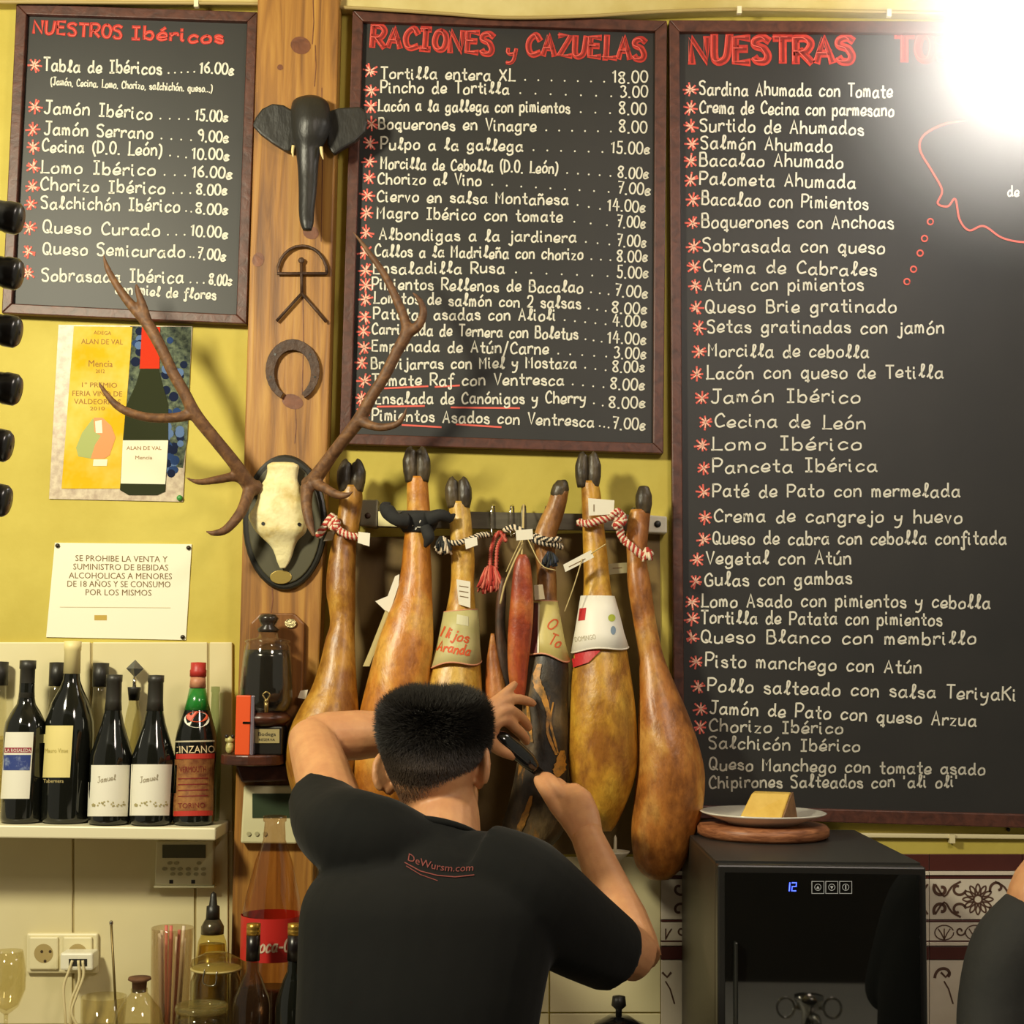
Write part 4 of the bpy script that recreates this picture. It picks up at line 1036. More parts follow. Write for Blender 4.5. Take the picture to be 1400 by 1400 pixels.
paper_tag('grey tag on the wall between honey ham and amber ham', [(829, 771), (857, 769), (857, 783), (830, 786)], -.07, mat('tag_grey', (160, 150, 110), .6), [((838, 777), (850, 776))])
paper_tag('grey tag above the maroon-banded paper cone', [(730, 800), (742, 799), (745, 819), (731, 820)], -.14, mat('tag_grey2', (176, 160, 130), .6))
paper_tag('folded white paper wedge between golden ham and orange ham', [(546, 785), (545, 800), (532, 840), (513, 822), (530, 815), (540, 788)], -.11, m_tw)
paper_tag('long narrow paper strip hanging beside the orange ham', [(527, 834), (533, 838), (505, 911), (496, 911), (505, 890)], -.11, mat('tag_strip', (190, 176, 120), .6))
paper_tag('small white tag peeking out behind the golden ham by the glass dispenser', [(411, 944), (421, 943), (418, 956), (407, 954)], -.10, m_tw)

# drip cups under the hams
for x, y, w_, lab in ((733, 1168, 27, 'white plastic drip cup under the dark mouldy ham'), (836, 1164, 20, 'white plastic drip cup under the honey coloured ham')):
    base = P(x+5, y+17, -.12); s = S(-.12)
    t = thing('drip_cup', lab, 'drip cup', base)
    mm = mat('cup_white', (206, 198, 170), .45)
    mesh('bowl', lathe(base, [(.004, 0), (.010, .004), (w_*s*.9, 14*s), (w_*s, 17*s), (w_*s*.92, 17*s), (.008, 8*s), (.001, 7*s)], 28), mm, t, True)
    mesh('spike', lathe(base, [(.0035, 6*s), (.003, 34*s), (.0005, 38*s)], 10), mm, t, True)

# ================================================================ SHELF WITH BOTTLES
SD = -0.100                      # depth of the bottle row
ztop = P(150, 1128, SD-.03).z
sh = mesh('wall_shelf', box(P(-200, 1130, -.15).x, P(296, 1130, -.15).x, -0.156, -0.010, ztop-.024, ztop), mat('shelf_white', (226, 218, 182), .4), None, bevel=.003)
tag(sh, 'white wall shelf carrying the row of wine bottles', 'shelf')
def bottle(name, label, x, prof, m, d=SD, group=None, z=None, cat='bottle'):
    """prof in pixels: (half width, height above the shelf)"""
    s = S(d); b = P(x, 1128, d); b.z = ztop if z is None else z
    t = thing(name, label, cat, b, group)
    vf = lathe(b, [(r*s, h*s) for r, h in prof], 32)
    mesh('glass', vf, m, t, True)
    return t, vf, b, s
def collar(t, b, s, prof, m, name='capsule', grow=.35):
    return mesh(name, lathe(b, [((r+grow)*s, h*s) for r, h in prof], 32), m, t, True)
def label_on(t, vf, quad, m, name='label', off=.0006):
    return mesh(name, patch(on_mesh(vf), quad, off, 18, 6), m, t, True)
def text_on(t, vf, s, a, b, h, m, off=.0012, **k):
    q = print_on(on_mesh(vf), s, a, b, h, off, **k)
    if q[0]: tag(mesh('lettering', q, m, t), kind='stuff')
m_caps = mat('capsule_charcoal', (46, 44, 38), .45)
m_lab = mat('label_white', (232, 228, 210), .6)
bord = [(20, 0), (27, 2), (28, 8), (28, 122), (26, 134), (19, 148), (12.5, 158), (10.5, 168), (9.5, 200), (9.5, 217), (.3, 217.2)]
t, vf, b, s = bottle('wine_bottle', 'dark wine bottle with white label showing a red band and a blue picture', 29, bord, m_dark, group='bottles on the white shelf')
collar(t, b, s, [(10.8, 160), (9.6, 180), (9.5, 205), (10.6, 206), (10.6, 217), (.3, 217.6)], m_caps)
lb = label_on(t, vf, [(8, 1001), (46, 1001), (40, 1092), (1, 1092)], m_lab)
mesh('red_band', patch(on_mesh(vf), [(7, 1022), (43, 1022), (42.5, 1029), (6.5, 1029)], .0011), mat('label_red', (150, 50, 66), .6), lb, True)
mesh('blue_picture', patch(on_mesh(vf), [(6, 1032), (42, 1032), (40.5, 1053), (5, 1053)], .0011), mat('label_blue', (44, 62, 128), .6, (150, 164, 190), 60, lo=.5, hi=.75), lb, True)
text_on(t, vf, 'LA ROSALEDA', (8, 1028), (42, 1028), 4.5, m_lab, .0015)
big = [(26, 0), (32, 2), (33.3, 8), (33.3, 118), (32, 135), (25, 160), (16, 178), (11.5, 190), (10.5, 200), (10, 243), (.3, 243.2)]
t, vf, b, s = bottle('wine_bottle', 'largest dark bottle on the white shelf with cream capsule and yellow label', 90, big, m_dark, d=-.088, group='bottles on the white shelf')
collar(t, b, s, [(10.9, 199), (10.4, 230), (11.2, 231), (11.2, 243), (.3, 243.5)], mat('capsule_cream', (230, 214, 152), .5))
label_on(t, vf, [(61, 992), (100, 992), (95.5, 1063), (56.5, 1063)], mat('label_yellow', (226, 210, 136), .6))
text_on(t, vf, 'Mauro Vinae', (62, 1029), (93, 1029), 6, mat('print_olive', (176, 160, 80), .6))
text_on(t, vf, 'Tabernera', (60, 1070), (87, 1070), 5, mat('print_pale_gold', (200, 180, 120), .6))
burg = [(20, 0), (27.5, 2), (28.5, 8), (28.5, 80), (28, 92), (22, 112), (15, 134), (11.5, 150), (10.5, 162), (10, 200), (.3, 200.2)]
for x, q, w_ in ((149, [(122, 1046), (178, 1046), (174, 1116), (120, 1116)], 'beside the large magnum bottle'), (206.5, [(180, 1045), (235, 1045), (231, 1115), (177.5, 1115)], 'beside the red-capped vermouth bottle')):
    t, vf, b, s = bottle('wine_bottle', 'slope-shouldered dark wine bottle with wide cream label, '+w_, x, burg, m_dark, d=-.112, group='bottles on the white shelf')
    collar(t, b, s, [(11.2, 152), (10.2, 165), (9.8, 190), (10.6, 191), (10.6, 200), (.3, 200.5)], m_caps)
    label_on(t, vf, q, m_lab)
    x0 = q[0][0]
    mesh('signature', write(on_mesh(vf), 'Jamuel', (x0+12, 1070), (x0+36, 1066), .8, .8, .0012, slant=.3), mat('print_soft', (160, 148, 120), .6), t)
    vn = []
    rnd = random.Random(5)
    for i in range(26):
        xx = x0+5+rnd.random()*44; hh = 14*max(.2, 1-abs(xx-x0-28)/16) if rnd.random() < .6 else 6
        vn.append(poly_on(on_mesh(vf), disc_px(xx, 1102-rnd.random()*hh, 1.3, n=6), .0012))
    tag(mesh('vineyard_print', join(*vn), mat('print_vine', (172, 160, 110), .6), t), kind='stuff')
vm = [(20, 0), (27, 2), (28, 6), (28, 30), (26.5, 50), (26.5, 70), (28, 90), (28, 112), (26, 124), (19, 148), (13.5, 166), (10.5, 182), (9.5, 198), (9, 214), (.3, 214.2)]
t, vf, b, s = bottle('vermouth_bottle', 'vermouth bottle with red cap, green neck and ornate gold label', 264.5, vm, m_dark, group='bottles on the white shelf')
collar(t, b, s, [(10.8, 198), (11, 206), (10, 208), (10, 217), (.3, 217.5)], mat('cap_red', (176, 48, 40), .45), 'cap')
collar(t, b, s, [(10.8, 183), (9.8, 198)], mat('neck_paper', (176, 110, 80), .5, (206, 150, 110), 40), 'neck_paper')
collar(t, b, s, [(17.5, 153), (13.8, 166), (11, 182)], mat('neck_green', (36, 120, 44), .2, coat=.4), 'neck_foil')
mv = on_mesh(vf)
mesh('medallion', poly_on(mv, disc_px(269, 984, 17, 11, 20), .0008), m_lab, t)
mesh('medallion_centre', poly_on(mv, disc_px(269.5, 980, 14.5, 7.5, 20), .0014), mat('medal_red', (206, 80, 46), .5), t)
mesh('white_line', patch(mv, [(240, 1013), (293, 1012), (293, 1014), (240, 1015)], .0008), mat('line_silver', (190, 180, 150), .5), t)
text_on(t, vf, 'CINZANO', (237, 1030), (293, 1029), 10, mat('print_cream', (226, 204, 160), .5), .0012)
mesh('red_stripe', patch(mv, [(237, 1031), (293, 1030), (293, 1037), (237, 1038)], .0008), mat('stripe_red', (184, 50, 36), .5), t)
mesh('gold_label', patch(mv, [(236.5, 1038.5), (293, 1037.5), (290, 1114), (234, 1115)], .0008, 18, 10), mat('label_gold', (166, 116, 62), .45, (112, 62, 36), 40, (1, 1, 1.4), detail=6), t)
text_on(t, vf, 'VERMOUTH', (246, 1056), (281, 1055), 8, mat('print_darkred', (120, 30, 26), .5), .0014)
text_on(t, vf, 'TORINO', (244, 1105), (280, 1104), 7, mat('print_darkred', (120, 30, 26), .5), .0014)
for yy in (1064, 1072, 1080, 1088):
    mesh('printed_line', patch(mv, [(244, yy), (284, yy-1), (284, yy+.4), (244, yy+1.4)], .0014), mat('print_darkred', (120, 30, 26), .5), t)
mesh('red_foot', patch(mv, [(234.5, 1109), (290, 1108), (290, 1115), (234, 1116)], .0014), mat('stripe_red', (184, 50, 36), .5), t)
# behind them
m_clear = clear_glass('clear_glass', (236, 232, 210), body=.06)
m_clearg = clear_glass('green_glass', (170, 190, 150), body=.12, bodycol=(110, 120, 80))
tall = [(9, 0), (11, 3), (11, 130), (10.5, 150), (9.5, 165), (9, 190), (.3, 190.2)]
for x, lab in ((70, 'black-capped clear bottle behind the large magnum bottle, towards the blue-label bottle'), (130, 'black-capped clear bottle behind the gap between magnum and cream-label bottle'), (-9, 'black-capped clear bottle at the outer end of the white shelf')):
    t, vf, b, s = bottle('spirit_bottle', lab, x, tall, m_clear, d=-.035, group='clear bottles at the back of the shelf')
    collar(t, b, s, [(10.5, 178), (10.5, 210), (.3, 210.5)], m_black, 'cap')
    mesh('spirit', lathe(b, [(r*.93*s, h*s) for r, h in [(9, 3), (11, 5), (11, 110), (.3, 110.2)]], 24), clear_glass('pale_spirit', (240, 226, 170), body=.1), t, True)
t, vf, b, s = bottle('decanter', 'cut-glass decanter with diamond stopper between the twin cream-label bottles', 177, [(12, 0), (14, 4), (15, 60), (14, 110), (10, 140), (7, 155), (6, 172), (.3, 172.2)], clear_glass('crystal', (230, 222, 180), body=.22, bodycol=(190, 180, 120)), d=-.035)
collar(t, b, s, [(6.5, 160), (8.5, 176), (8.5, 178), (.3, 178.2)], m_caps, 'collar')
mesh('stopper_stem', lathe(b, [(2.5*s, 176*s), (2.5*s, 192*s)], 10), m_chrome, t, True)
cs = b+Vector((0, 0, 203*s)); r_ = 12*s
dv = [cs+Vector(q)*r_ for q in ((1, 0, 0), (0, .6, 0), (-1, 0, 0), (0, -.6, 0), (0, 0, 1), (0, 0, -1))]
mesh('diamond_stopper', (dv, [(0, 1, 4), (1, 2, 4), (2, 3, 4), (3, 0, 4), (1, 0, 5), (2, 1, 5), (3, 2, 5), (0, 3, 5)]), mat('stopper_crystal', (150, 150, 140), .1, metal=.7), t)
t, vf, b, s = bottle('green_bottle', 'small greenish bottle at the shelf end behind the vermouth', 289, [(9, 0), (10.5, 3), (10.5, 110), (6, 140), (5, 172), (6, 173), (6, 180), (.3, 180.2)], m_clearg, d=-.035)

# ================================================================ LITTLE CORNER SHELF ON THE POST
m_dw = wood('dark_wood', (48, 26, 18), (86, 46, 30), 6, (4, 4, 8), .35)
zc = P(345, 1031, -.14).z
t = thing('corner_shelf', 'small dark wooden bracket shelf on the post holding the glass dispenser', 'shelf', (P(350, 1040, -.1).x, -.10, zc-.03))
xa, xb = P(300, 1035, -.15).x, P(386, 1035, -.15).x
nn = 16; ring = [Vector((xa, -.061, 0)), Vector((xb, -.061, 0))]+[Vector(((xa+xb)/2+(xb-xa)/2*math.cos(a), -.13+-.055*math.sin(a), 0)) for a in (math.pi*i/nn for i in range(nn+1))]
mesh('top', loft([[p+Vector((0, 0, zc-.02)) for p in ring], [p+Vector((0, 0, zc)) for p in ring]]), m_dw, t, bevel=.003)
mesh('bracket', slab([(322, 1046), (398, 1046), (392, 1068), (330, 1070)], -.10, -.061), m_dw, t, bevel=.004)
# wooden plaque behind
t = thing('wooden_plaque', 'chamfered wooden plaque on the post behind the glass dispenser', 'plaque', P(378, 1020, -.06))
pq = [(342, 852), (356, 838), (402, 838), (416, 852), (412, 1024), (336, 1024)]
mesh('backboard', slab(pq, -.075, -.0605), wood('plaque_wood', (96, 58, 26), (150, 100, 50), 5, (9, 9, .8), .35), t, bevel=.004)
mesh('emblem', slab(disc_px(397, 852, 8, 6, 14), -.08, -.0745), mat('emblem_silver', (190, 176, 130), .3, metal=.7, bump=.5, bscale=200), t)
# dispenser
dd = -.125; s = S(dd); b = P(362, 1031, dd); b.z = zc
t = thing('glass_dispenser', 'barrel-shaped glass dispenser of dark liquor with small tap and brass label', 'dispenser', b)
px_ = P(349, 1010, dd).x
mesh('plinth', box(b.x-26*s, b.x+26*s, dd-.032, dd+.032, zc, zc+38*s), mat('plinth_dark', (30, 26, 22), .35), t, bevel=.003)
mesh('saddle', lathe(b, [(26*s, 38*s), (34*s, 46*s), (34*s, 50*s), (28*s, 56*s), (.001, 56.2*s)], 28), m_dw, t, True)
gl = [(26, 54), (33, 60), (36, 72), (36, 90), (33, 130), (31, 145), (28, 149), (31, 150), (31, 153), (15, 156), (12, 166), (.3, 166.2)]
gv = lathe(b, [(r*s, h*s) for r, h in gl], 32)
mesh('liquor', lathe(b, [(r*.95*s, h*s) for r, h in [(26, 55), (33, 61), (36, 72), (36, 90), (33, 130), (32, 140), (.3, 140.2)]], 28), mat('liquor_black', (16, 15, 18), .15, spec=.6), t, True)
mesh('glass_jar', gv, clear_glass('jar_glass', (225, 222, 205), body=.03), t, True)
mesh('lid', lathe(b, [(13*s, 164*s), (15*s, 168*s), (9*s, 173*s), (12*s, 178*s), (14*s, 183*s), (10*s, 188*s), (.001, 189*s)], 20), mat('lid_dark', (46, 38, 30), .25), t, True)
mesh('tap', join(tube([P(364, 958, dd-.050), P(364, 958, dd-.066)], .004, 8, 1), tube([P(364, 958, dd-.062), P(364, 974, dd-.062)], [.0045, .0035], 8, 1), tube([P(359, 950, dd-.062), P(364, 946, dd-.062), P(369, 950, dd-.062), P(364, 957, dd-.062), P(359, 950, dd-.062)], .0016, 6)), mat('tap_brass', (150, 130, 80), .3, metal=.8), t, True)
pl_ = mesh('brass_label', slab(rectpx(349, 997, 382, 1016), dd-.034, dd-.031), mat('label_brass', (176, 160, 110), .4, metal=.3), t)
tag(mesh('lettering', join(print_on(on_plane(dd-.034), 'Bodega', (353, 1006), (377, 1006), 5, .0006), print_on(on_plane(dd-.034), 'RESERVA', (354, 1013), (376, 1013), 3.5, .0006)), m_black, pl_), kind='stuff')
# orange lighter box and figurine
b = P(334, 1031, -.165); b.z = zc; s = S(-.165)
t = thing('orange_box', 'bright orange upright lighter case on the little dark shelf', 'box', b)
mesh('body', box(b.x-12*s, b.x+8*s, -.175, -.150, zc, zc+80*s), mat('orange', (222, 84, 34), .4), t, bevel=.002)
mesh('silver_edge', box(b.x+8*s, b.x+13*s, -.174, -.151, zc, zc+80*s), mat('silver_edge', (170, 160, 176), .25, metal=.7), t, bevel=.002)
mesh('clasp', box(b.x-2*s, b.x+8*s, -.1765, -.174, zc+42*s, zc+45*s), m_chrome, t)
b = P(314, 1031, -.15); b.z = zc; s = S(-.15)
t = thing('figurine', 'tiny pale frog figurine beside the orange case', 'figurine', b)
mg_ = mat('figurine_glaze', (196, 188, 120), .4, (120, 110, 50), 90)
mesh('body', ell(b+Vector((0, 0, 9*s)), (6*s, 5*s, 9*s)), mg_, t, True)
mesh('head', ell(b+Vector((0, 0, 19*s)), (7*s, 5*s, 5*s)), mg_, t, True)
for k in (-1, 1): mesh('eye', ell(b+Vector((k*4*s, -.004, 24*s)), (2.6*s, 2.6*s, 2.6*s), None, 10, 6), m_black, t, True)
# thermostat on the post
m_plastic = mat('plastic_cream', (214, 208, 164), .45)
t = thing('thermostat', 'cream thermostat panel with dark screen on the post under the bracket shelf', 'thermostat', P(365, 1153, -.07))
mesh('case', slab([(333, 1074), (408, 1074), (406, 1154), (328.5, 1153)], -.082, -.0605), m_plastic, t, bevel=.004)
mesh('screen', slab(rectpx(345, 1085, 399, 1118), -.0835, -.081), mat('screen_green', (58, 70, 52), .2), t)
for x in (340, 351, 362): mesh('button', slab(disc_px(x, 1140, 3, n=12), -.0845, -.081), mat('button_grey', (176, 170, 130), .5), t)
# alarm keypad on the tiles
t = thing('alarm_keypad', 'cream alarm keypad with grey display on the tiles under the shelf', 'keypad', P(252, 1214, -.02))
mesh('case', slab([(213, 1150), (292, 1149), (291, 1211), (211, 1211)], -.032, -.0095), m_plastic, t, bevel=.003)
mesh('display', slab(rectpx(222, 1155, 281, 1173), -.0335, -.031), mat('display_grey', (88, 88, 66), .25), t)
for yy, xs in ((1180, (232, 241, 272)), (1188, (225, 236, 246, 257, 268, 278)), (1195, (236, 246, 257, 268, 278))):
    for x in xs: mesh('key', slab(disc_px(x, yy, 3.4, 2.4, 12), -.0335, -.031), mat('key_grey', (160, 154, 112), .5), t)
for x in (234, 264): mesh('slot', slab(rectpx(x-2.5, 1203, x+2.5, 1208), -.0330, -.031), m_black, t)
mesh('flap', slab(rectpx(210, 1211, 293, 1214), -.034, -.012), m_plastic, t, bevel=.001)

# double socket, charger and cables
m_sock = mat('socket_cream', (226, 216, 172), .4)
t = thing('double_socket', 'cream double wall socket on the tiles, left outlet free', 'socket', P(84, 1332, -.02))
mesh('plate', slab(rectpx(36, 1276, 134, 1331), -.020, -.0095), m_sock, t, bevel=.004)
for cx in (59.5, 106):
    ins = mesh('insert', slab(rectpx(cx-20, 1281, cx+20, 1326), -.026, -.019), m_sock, t, bevel=.003)
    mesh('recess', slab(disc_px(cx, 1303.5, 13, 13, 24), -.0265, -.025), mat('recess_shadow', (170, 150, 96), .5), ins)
    for x, y in ((cx-2.5, 1301), (cx+9, 1301), (cx+2, 1314)): mesh('hole', slab(disc_px(x, y, 2, 2, 10), -.0272, -.026), mat('hole_dark', (60, 44, 20), .6), ins)
t = thing('usb_charger', 'white plug-in charger with three cables in the right outlet', 'charger', P(104, 1326, -.05))
mesh('body', slab(rectpx(82, 1303, 127, 1327), -.072, -.027), mat('charger_white', (232, 228, 204), .35), t, bevel=.004)
mesh('port_slot', slab(rectpx(94, 1311, 119, 1321), -.0728, -.071), m_black, t)
m_cab = mat('cable_white', (222, 208, 160), .5)
for i, q in enumerate(([(99, 1313), (94, 1328), (87, 1352), (90, 1400), (92, 1440)], [(107, 1313), (108, 1340), (97, 1370), (96, 1400), (98, 1440)], [(113, 1313), (114, 1335), (105, 1360), (98, 1385), (108, 1410), (104, 1440)])):
    c = tag(mesh('charging_cable', tube([P(x, y, -.075 if j else -.073) for j, (x, y) in enumerate(q)], .0028, 8), m_cab, None, True), ['charging cable hanging from the slot nearest the free outlet', 'charging cable hanging from the middle slot of the charger', 'kinked charging cable hanging from the far slot of the charger'][i], 'cable', 'white cables of the charger')

# ================================================================ THINGS ON THE LEFT COUNTER (top at 0.85)
ZC = .85
def stand(name, label, x, ytop, d, cat='bottle', group=None):
    """counter thing: axis pixel x, pixel row of its top; returns root, base point, height, scale"""
    p = P(x, ytop, d); b = Vector((p.x, d, ZC))
    return thing(name, label, cat, b, group), b, p.z-ZC, S(d)
def lp(b, prof, n=32): return lathe(b, prof, n)
# cola bottle
t, b, H, s = stand('cola_bottle', 'large clear cola bottle with red label behind the small gold-capped bottles', 376, 1115, -.20)
r = .056
vf = lp(b, [(r*.8, 0), (r, .01), (r, H-.25), (r*1.02, H-.19), (r*.9, H-.15), (r*.62, H-.085), (.021, H-.045), (.021, H-.038), (.019, H-.012), (.022, H-.010), (.022, H-.001), (.018, H)])
mesh('glass', vf, clear_glass('cola_glass', (214, 176, 140), body=.08, bodycol=(120, 80, 50)), t, True)
mesh('cola', lp(b, [(r*.75, .004), (r*.95, .012), (r*.95, H-.32), (.001, H-.3198)]), mat('cola_dark', (40, 20, 12), .2), t, True)
zl0, zl1 = P(376, 1316, -.25).z-ZC, P(376, 1256, -.25).z-ZC
lv = lp(b, [(r*1.035, zl0), (r*1.045, zl1)])
lv = (lv[0], lv[1][:-2])
mesh('red_label', lv, mat('cola_red', (196, 40, 34), .45), t, True)
m_ = on_mesh(lv)
q = join(*[ribbon(m_, st_, 2.6, .001) for st_ in strokes('Coca-Cola', (346, 1302), (420, 1300), 2.0, .2, None, .35) if st_])
tag(mesh('lettering', q, mat('cola_white', (226, 196, 170), .5), t), kind='stuff')
# two small gold-capped bottles
for x, yt, d, mm, lab in ((347, 1262, -.31, clear_glass('syrup_glass', (150, 126, 104), body=.25, bodycol=(84, 66, 50)), 'small clear bottle with gold cap and black neck band, before the cola bottle'),
                          (403, 1262, -.31, m_dark, 'small dark bottle with gold cap beside the man')):
    t, b, H, s = stand('small_bottle', lab, x, yt, d)
    r = .034 if x < 400 else .031
    mesh('glass', lp(b, [(r*.8, 0), (r, .006), (r, H-.145), (r*.93, H-.13), (.018, H-.098), (.0115, H-.085), (.0105, H-.03), (.0105, H-.001), (.0003, H)]), mm, t, True)
    mesh('neck_band', lp(b, [(.0125, H-.066), (.0125, H-.021)]), mat('band_black', (24, 18, 18), .3), t, True)
    mesh('gold_cap', lp(b, [(.0125, H-.021), (.0128, H-.012), (.012, H-.011), (.0128, H-.01), (.0125, H-.001), (.0003, H)]), mat('gold_cap', (196, 156, 70), .3, metal=.8), t, True)
# oil bottle with pourer
t, b, H, s = stand('oil_bottle', 'oil bottle with black pourer standing behind the clip-top jar', 292, 1219, -.11)
mesh('glass', lp(b, [(.03, 0), (.034, .005), (.034, H-.16), (.027, H-.095), (.021, H-.08), (.0005, H-.0799)]), clear_glass('oil_glass', (226, 206, 120), body=.1, bodycol=(170, 140, 50)), t, True)
mesh('oil', lp(b, [(.031, .004), (.031, H-.165), (.0245, H-.10), (.0003, H-.0999)]), mat('oil', (158, 122, 36), .2, spec=.5), t, True)
mesh('collar', lp(b, [(.022, H-.08), (.022, H-.066), (.014, H-.052), (.0003, H-.0519)]), mat('pourer_grey', (92, 84, 66), .2, metal=.5), t, True)
mesh('pourer', lp(b, [(.0135, H-.054), (.0125, H-.028), (.008, H-.026), (.0055, H-.004), (.0003, H)]), m_black, t, True)
# clip-top jar
t, b, H, s = stand('clip_jar', 'clip-top glass jar in front of the oil bottle', 296, 1303, -.21, 'jar')
mesh('jar', lp(b, [(.04, 0), (.046, .008), (.046, H-.05), (.04, H-.035), (.042, H-.03), (.001, H-.0298)]), clear_glass('jar_smoky', (190, 186, 156), body=.16, bodycol=(96, 90, 66)), t, True)
mesh('lid', lp(b, [(.044, H-.028), (.047, H-.022), (.045, H-.012), (.022, H), (.001, H)]), clear_glass('lid_glass', (200, 190, 140), body=.22, bodycol=(140, 120, 60)), t, True)
mesh('seal_ring', lp(b, [(.0465, H-.030), (.048, H-.028), (.0465, H-.026)]), mat('seal_pale', (190, 172, 110), .5), t, True)
mesh('wire_clip', tube([b+Vector((-.012, -.047, H-.02)), b+Vector((-.013, -.05, H-.045)), b+Vector((.008, -.05, H-.048)), b+Vector((.010, -.047, H-.024))], .0014, 6), m_chrome, t, True)
# open jar with glass lid in front
t, b, H, s = stand('squat_jar', 'squat glass jar with flat glass lid in front of the straw glass', 276, 1371, -.315, 'jar')
mesh('jar', lp(b, [(.042, 0), (.047, .008), (.047, H-.03), (.042, H-.016), (.001, H-.0158)]), clear_glass('jar_smoky2', (186, 176, 140), body=.18, bodycol=(110, 96, 60)), t, True)
mesh('lid', lp(b, [(.046, H-.015), (.048, H-.01), (.046, H-.003), (.036, H-.003), (.034, H-.006), (.001, H-.006)]), clear_glass('lid_glass2', (210, 200, 156), body=.3, bodycol=(170, 156, 100)), t, True)
# straw glass and straws
t, b, H, s = stand('straw_glass', 'tall clear glass holding pink and white straws', 236, 1268, -.16, 'glass')
mesh('glass', lp(b, [(.03, 0), (.034, .004), (.040, H-.005), (.040, H), (.038, H), (.032, .01), (.001, .008)]), clear_glass('tumbler', (228, 214, 190), body=.12, bodycol=(196, 170, 140)), t, True)
rnd = random.Random(11)
for i in range(11):
    x = 216+3.7*i+rnd.uniform(-1, 1); dd = -.16+rnd.uniform(-.018, .018)
    top = P(x+rnd.uniform(-3, 3), 1264+rnd.uniform(0, 26), dd); bot = Vector((b.x+(top.x-b.x)*.55, dd, ZC+.012))
    pk = i in (3, 5, 6, 8)
    o = mesh('straw', tube([bot, (bot+top)/2, top], .0031, 8, 1), mat('straw_pink', (206, 110, 96), .5) if pk else mat('straw_white', (224, 208, 184), .5), None, True)
    tag(o, 'pink drinking straw in the tall clear glass' if pk else 'whitish drinking straw in the tall clear glass', 'straw', 'pink straws in the glass' if pk else 'whitish straws in the glass')
# corked flask
t, b, H, s = stand('corked_flask', 'round glass flask with a cork stopper on the counter', 191, 1336, -.28)
mesh('glass', lp(b, [(.03, 0), (.044, .012), (.047, H-.09), (.040, H-.058), (.022, H-.036), (.015, H-.028), (.015, H-.02), (.0003, H-.0199)]), clear_glass('flask', (224, 212, 170), body=.12, bodycol=(190, 170, 110)), t, True)
mesh('cork', lp(b, [(.0125, H-.026), (.0135, H-.008), (.021, H-.004), (.02, H), (.0003, H)]), mat('cork', (112, 76, 44), .8, (86, 54, 32), 60), t, True)
# tumbler with metal stirrer
t, b, H, s = stand('tumbler', 'low clear tumbler holding the long metal stirrer', 142, 1362, -.20, 'glass')
mesh('glass', lp(b, [(.034, 0), (.038, .004), (.042, H), (.040, H), (.035, .01), (.001, .009)]), clear_glass('tumbler2', (230, 220, 180), body=.08), t, True)
p0, p1 = P(152, 1262, -.20), Vector((b.x+.032, -.20, ZC+.014))
t = thing('stirrer', 'thin metal stirring rod leaning in the low tumbler', 'stirrer', p1)
mesh('rod', tube([p1, p0], .0024, 8, 1), mat('rod_brass', (110, 92, 50), .35, metal=.6), t, True)
mesh('tip', ell(p0, (.004, .004, .005), None, 10, 6), m_chrome, t, True)
# stemmed glass at the edge
t, b, H, s = stand('wine_glass', 'empty stemmed wine glass under the double socket', 12, 1300, -.24, 'glass')
mesh('bowl', lp(b, [(.004, H-.115), (.022, H-.10), (.033, H-.07), (.032, H-.03), (.026, H), (.025, H), (.031, H-.03), (.032, H-.07), (.021, H-.097), (.001, H-.108)]), clear_glass('wine_glass', (236, 228, 190), body=.05), t, True)
mesh('stem', lp(b, [(.0035, .006), (.003, H-.16), (.004, H-.114)]), clear_glass('wine_glass'), t, True)
mesh('foot', lp(b, [(.034, 0), (.033, .002), (.006, .006), (.001, .007)]), clear_glass('wine_glass'), t, True)

# ================================================================ WINE COOLER, CHEESE
FY, BY = -.56, -.03
xl, xr = P(981, 1190, FY).x, P(1266, 1190, FY).x
zt = P(1120, 1184, FY).z
m_body = mat('cooler_black', (30, 29, 27), .35)
t = thing('wine_cooler', 'black wine cooler with glass door, blue 12 display and touch buttons', 'wine cooler', ((xl+xr)/2, (FY+BY)/2, .85))
mesh('cabinet', box(xl, xr, FY+.03, BY, .85, zt), mat('cooler_side', (52, 42, 30), .4, (40, 33, 25), 6), t, bevel=.004)
mesh('top_panel', box(xl+.001, xr-.001, FY+.031, BY-.001, zt-.001, zt+.003), mat('cooler_top', (40, 40, 38), .4), t)
dz = mesh('door', box(xl, xr, FY, FY+.028, .86, zt), m_body, t, bevel=.003)
mesh('door_glass', box(xl+.012, xr-.012, FY-.003, FY+.001, .875, zt-.012), mat('door_glass', (14, 15, 14), .03, ior=1.9), dz)
fm = on_plane(FY-.003)
m_blue = mat('led_blue', (40, 60, 255), .5, emit=(60, 80, 255), estr=5)
tag(mesh('display_digits', join(*[ribbon(fm, st_, 1.5, .0006) for st_ in ([(1080, 1207), (1079, 1218)], [(1083, 1207), (1089, 1207), (1088.5, 1212), (1083, 1212), (1082.5, 1218), (1088, 1218)])]), m_blue, dz, ), kind='stuff')
m_led = mat('led_white', (150, 150, 144), .5, emit=(200, 200, 190), estr=.25)
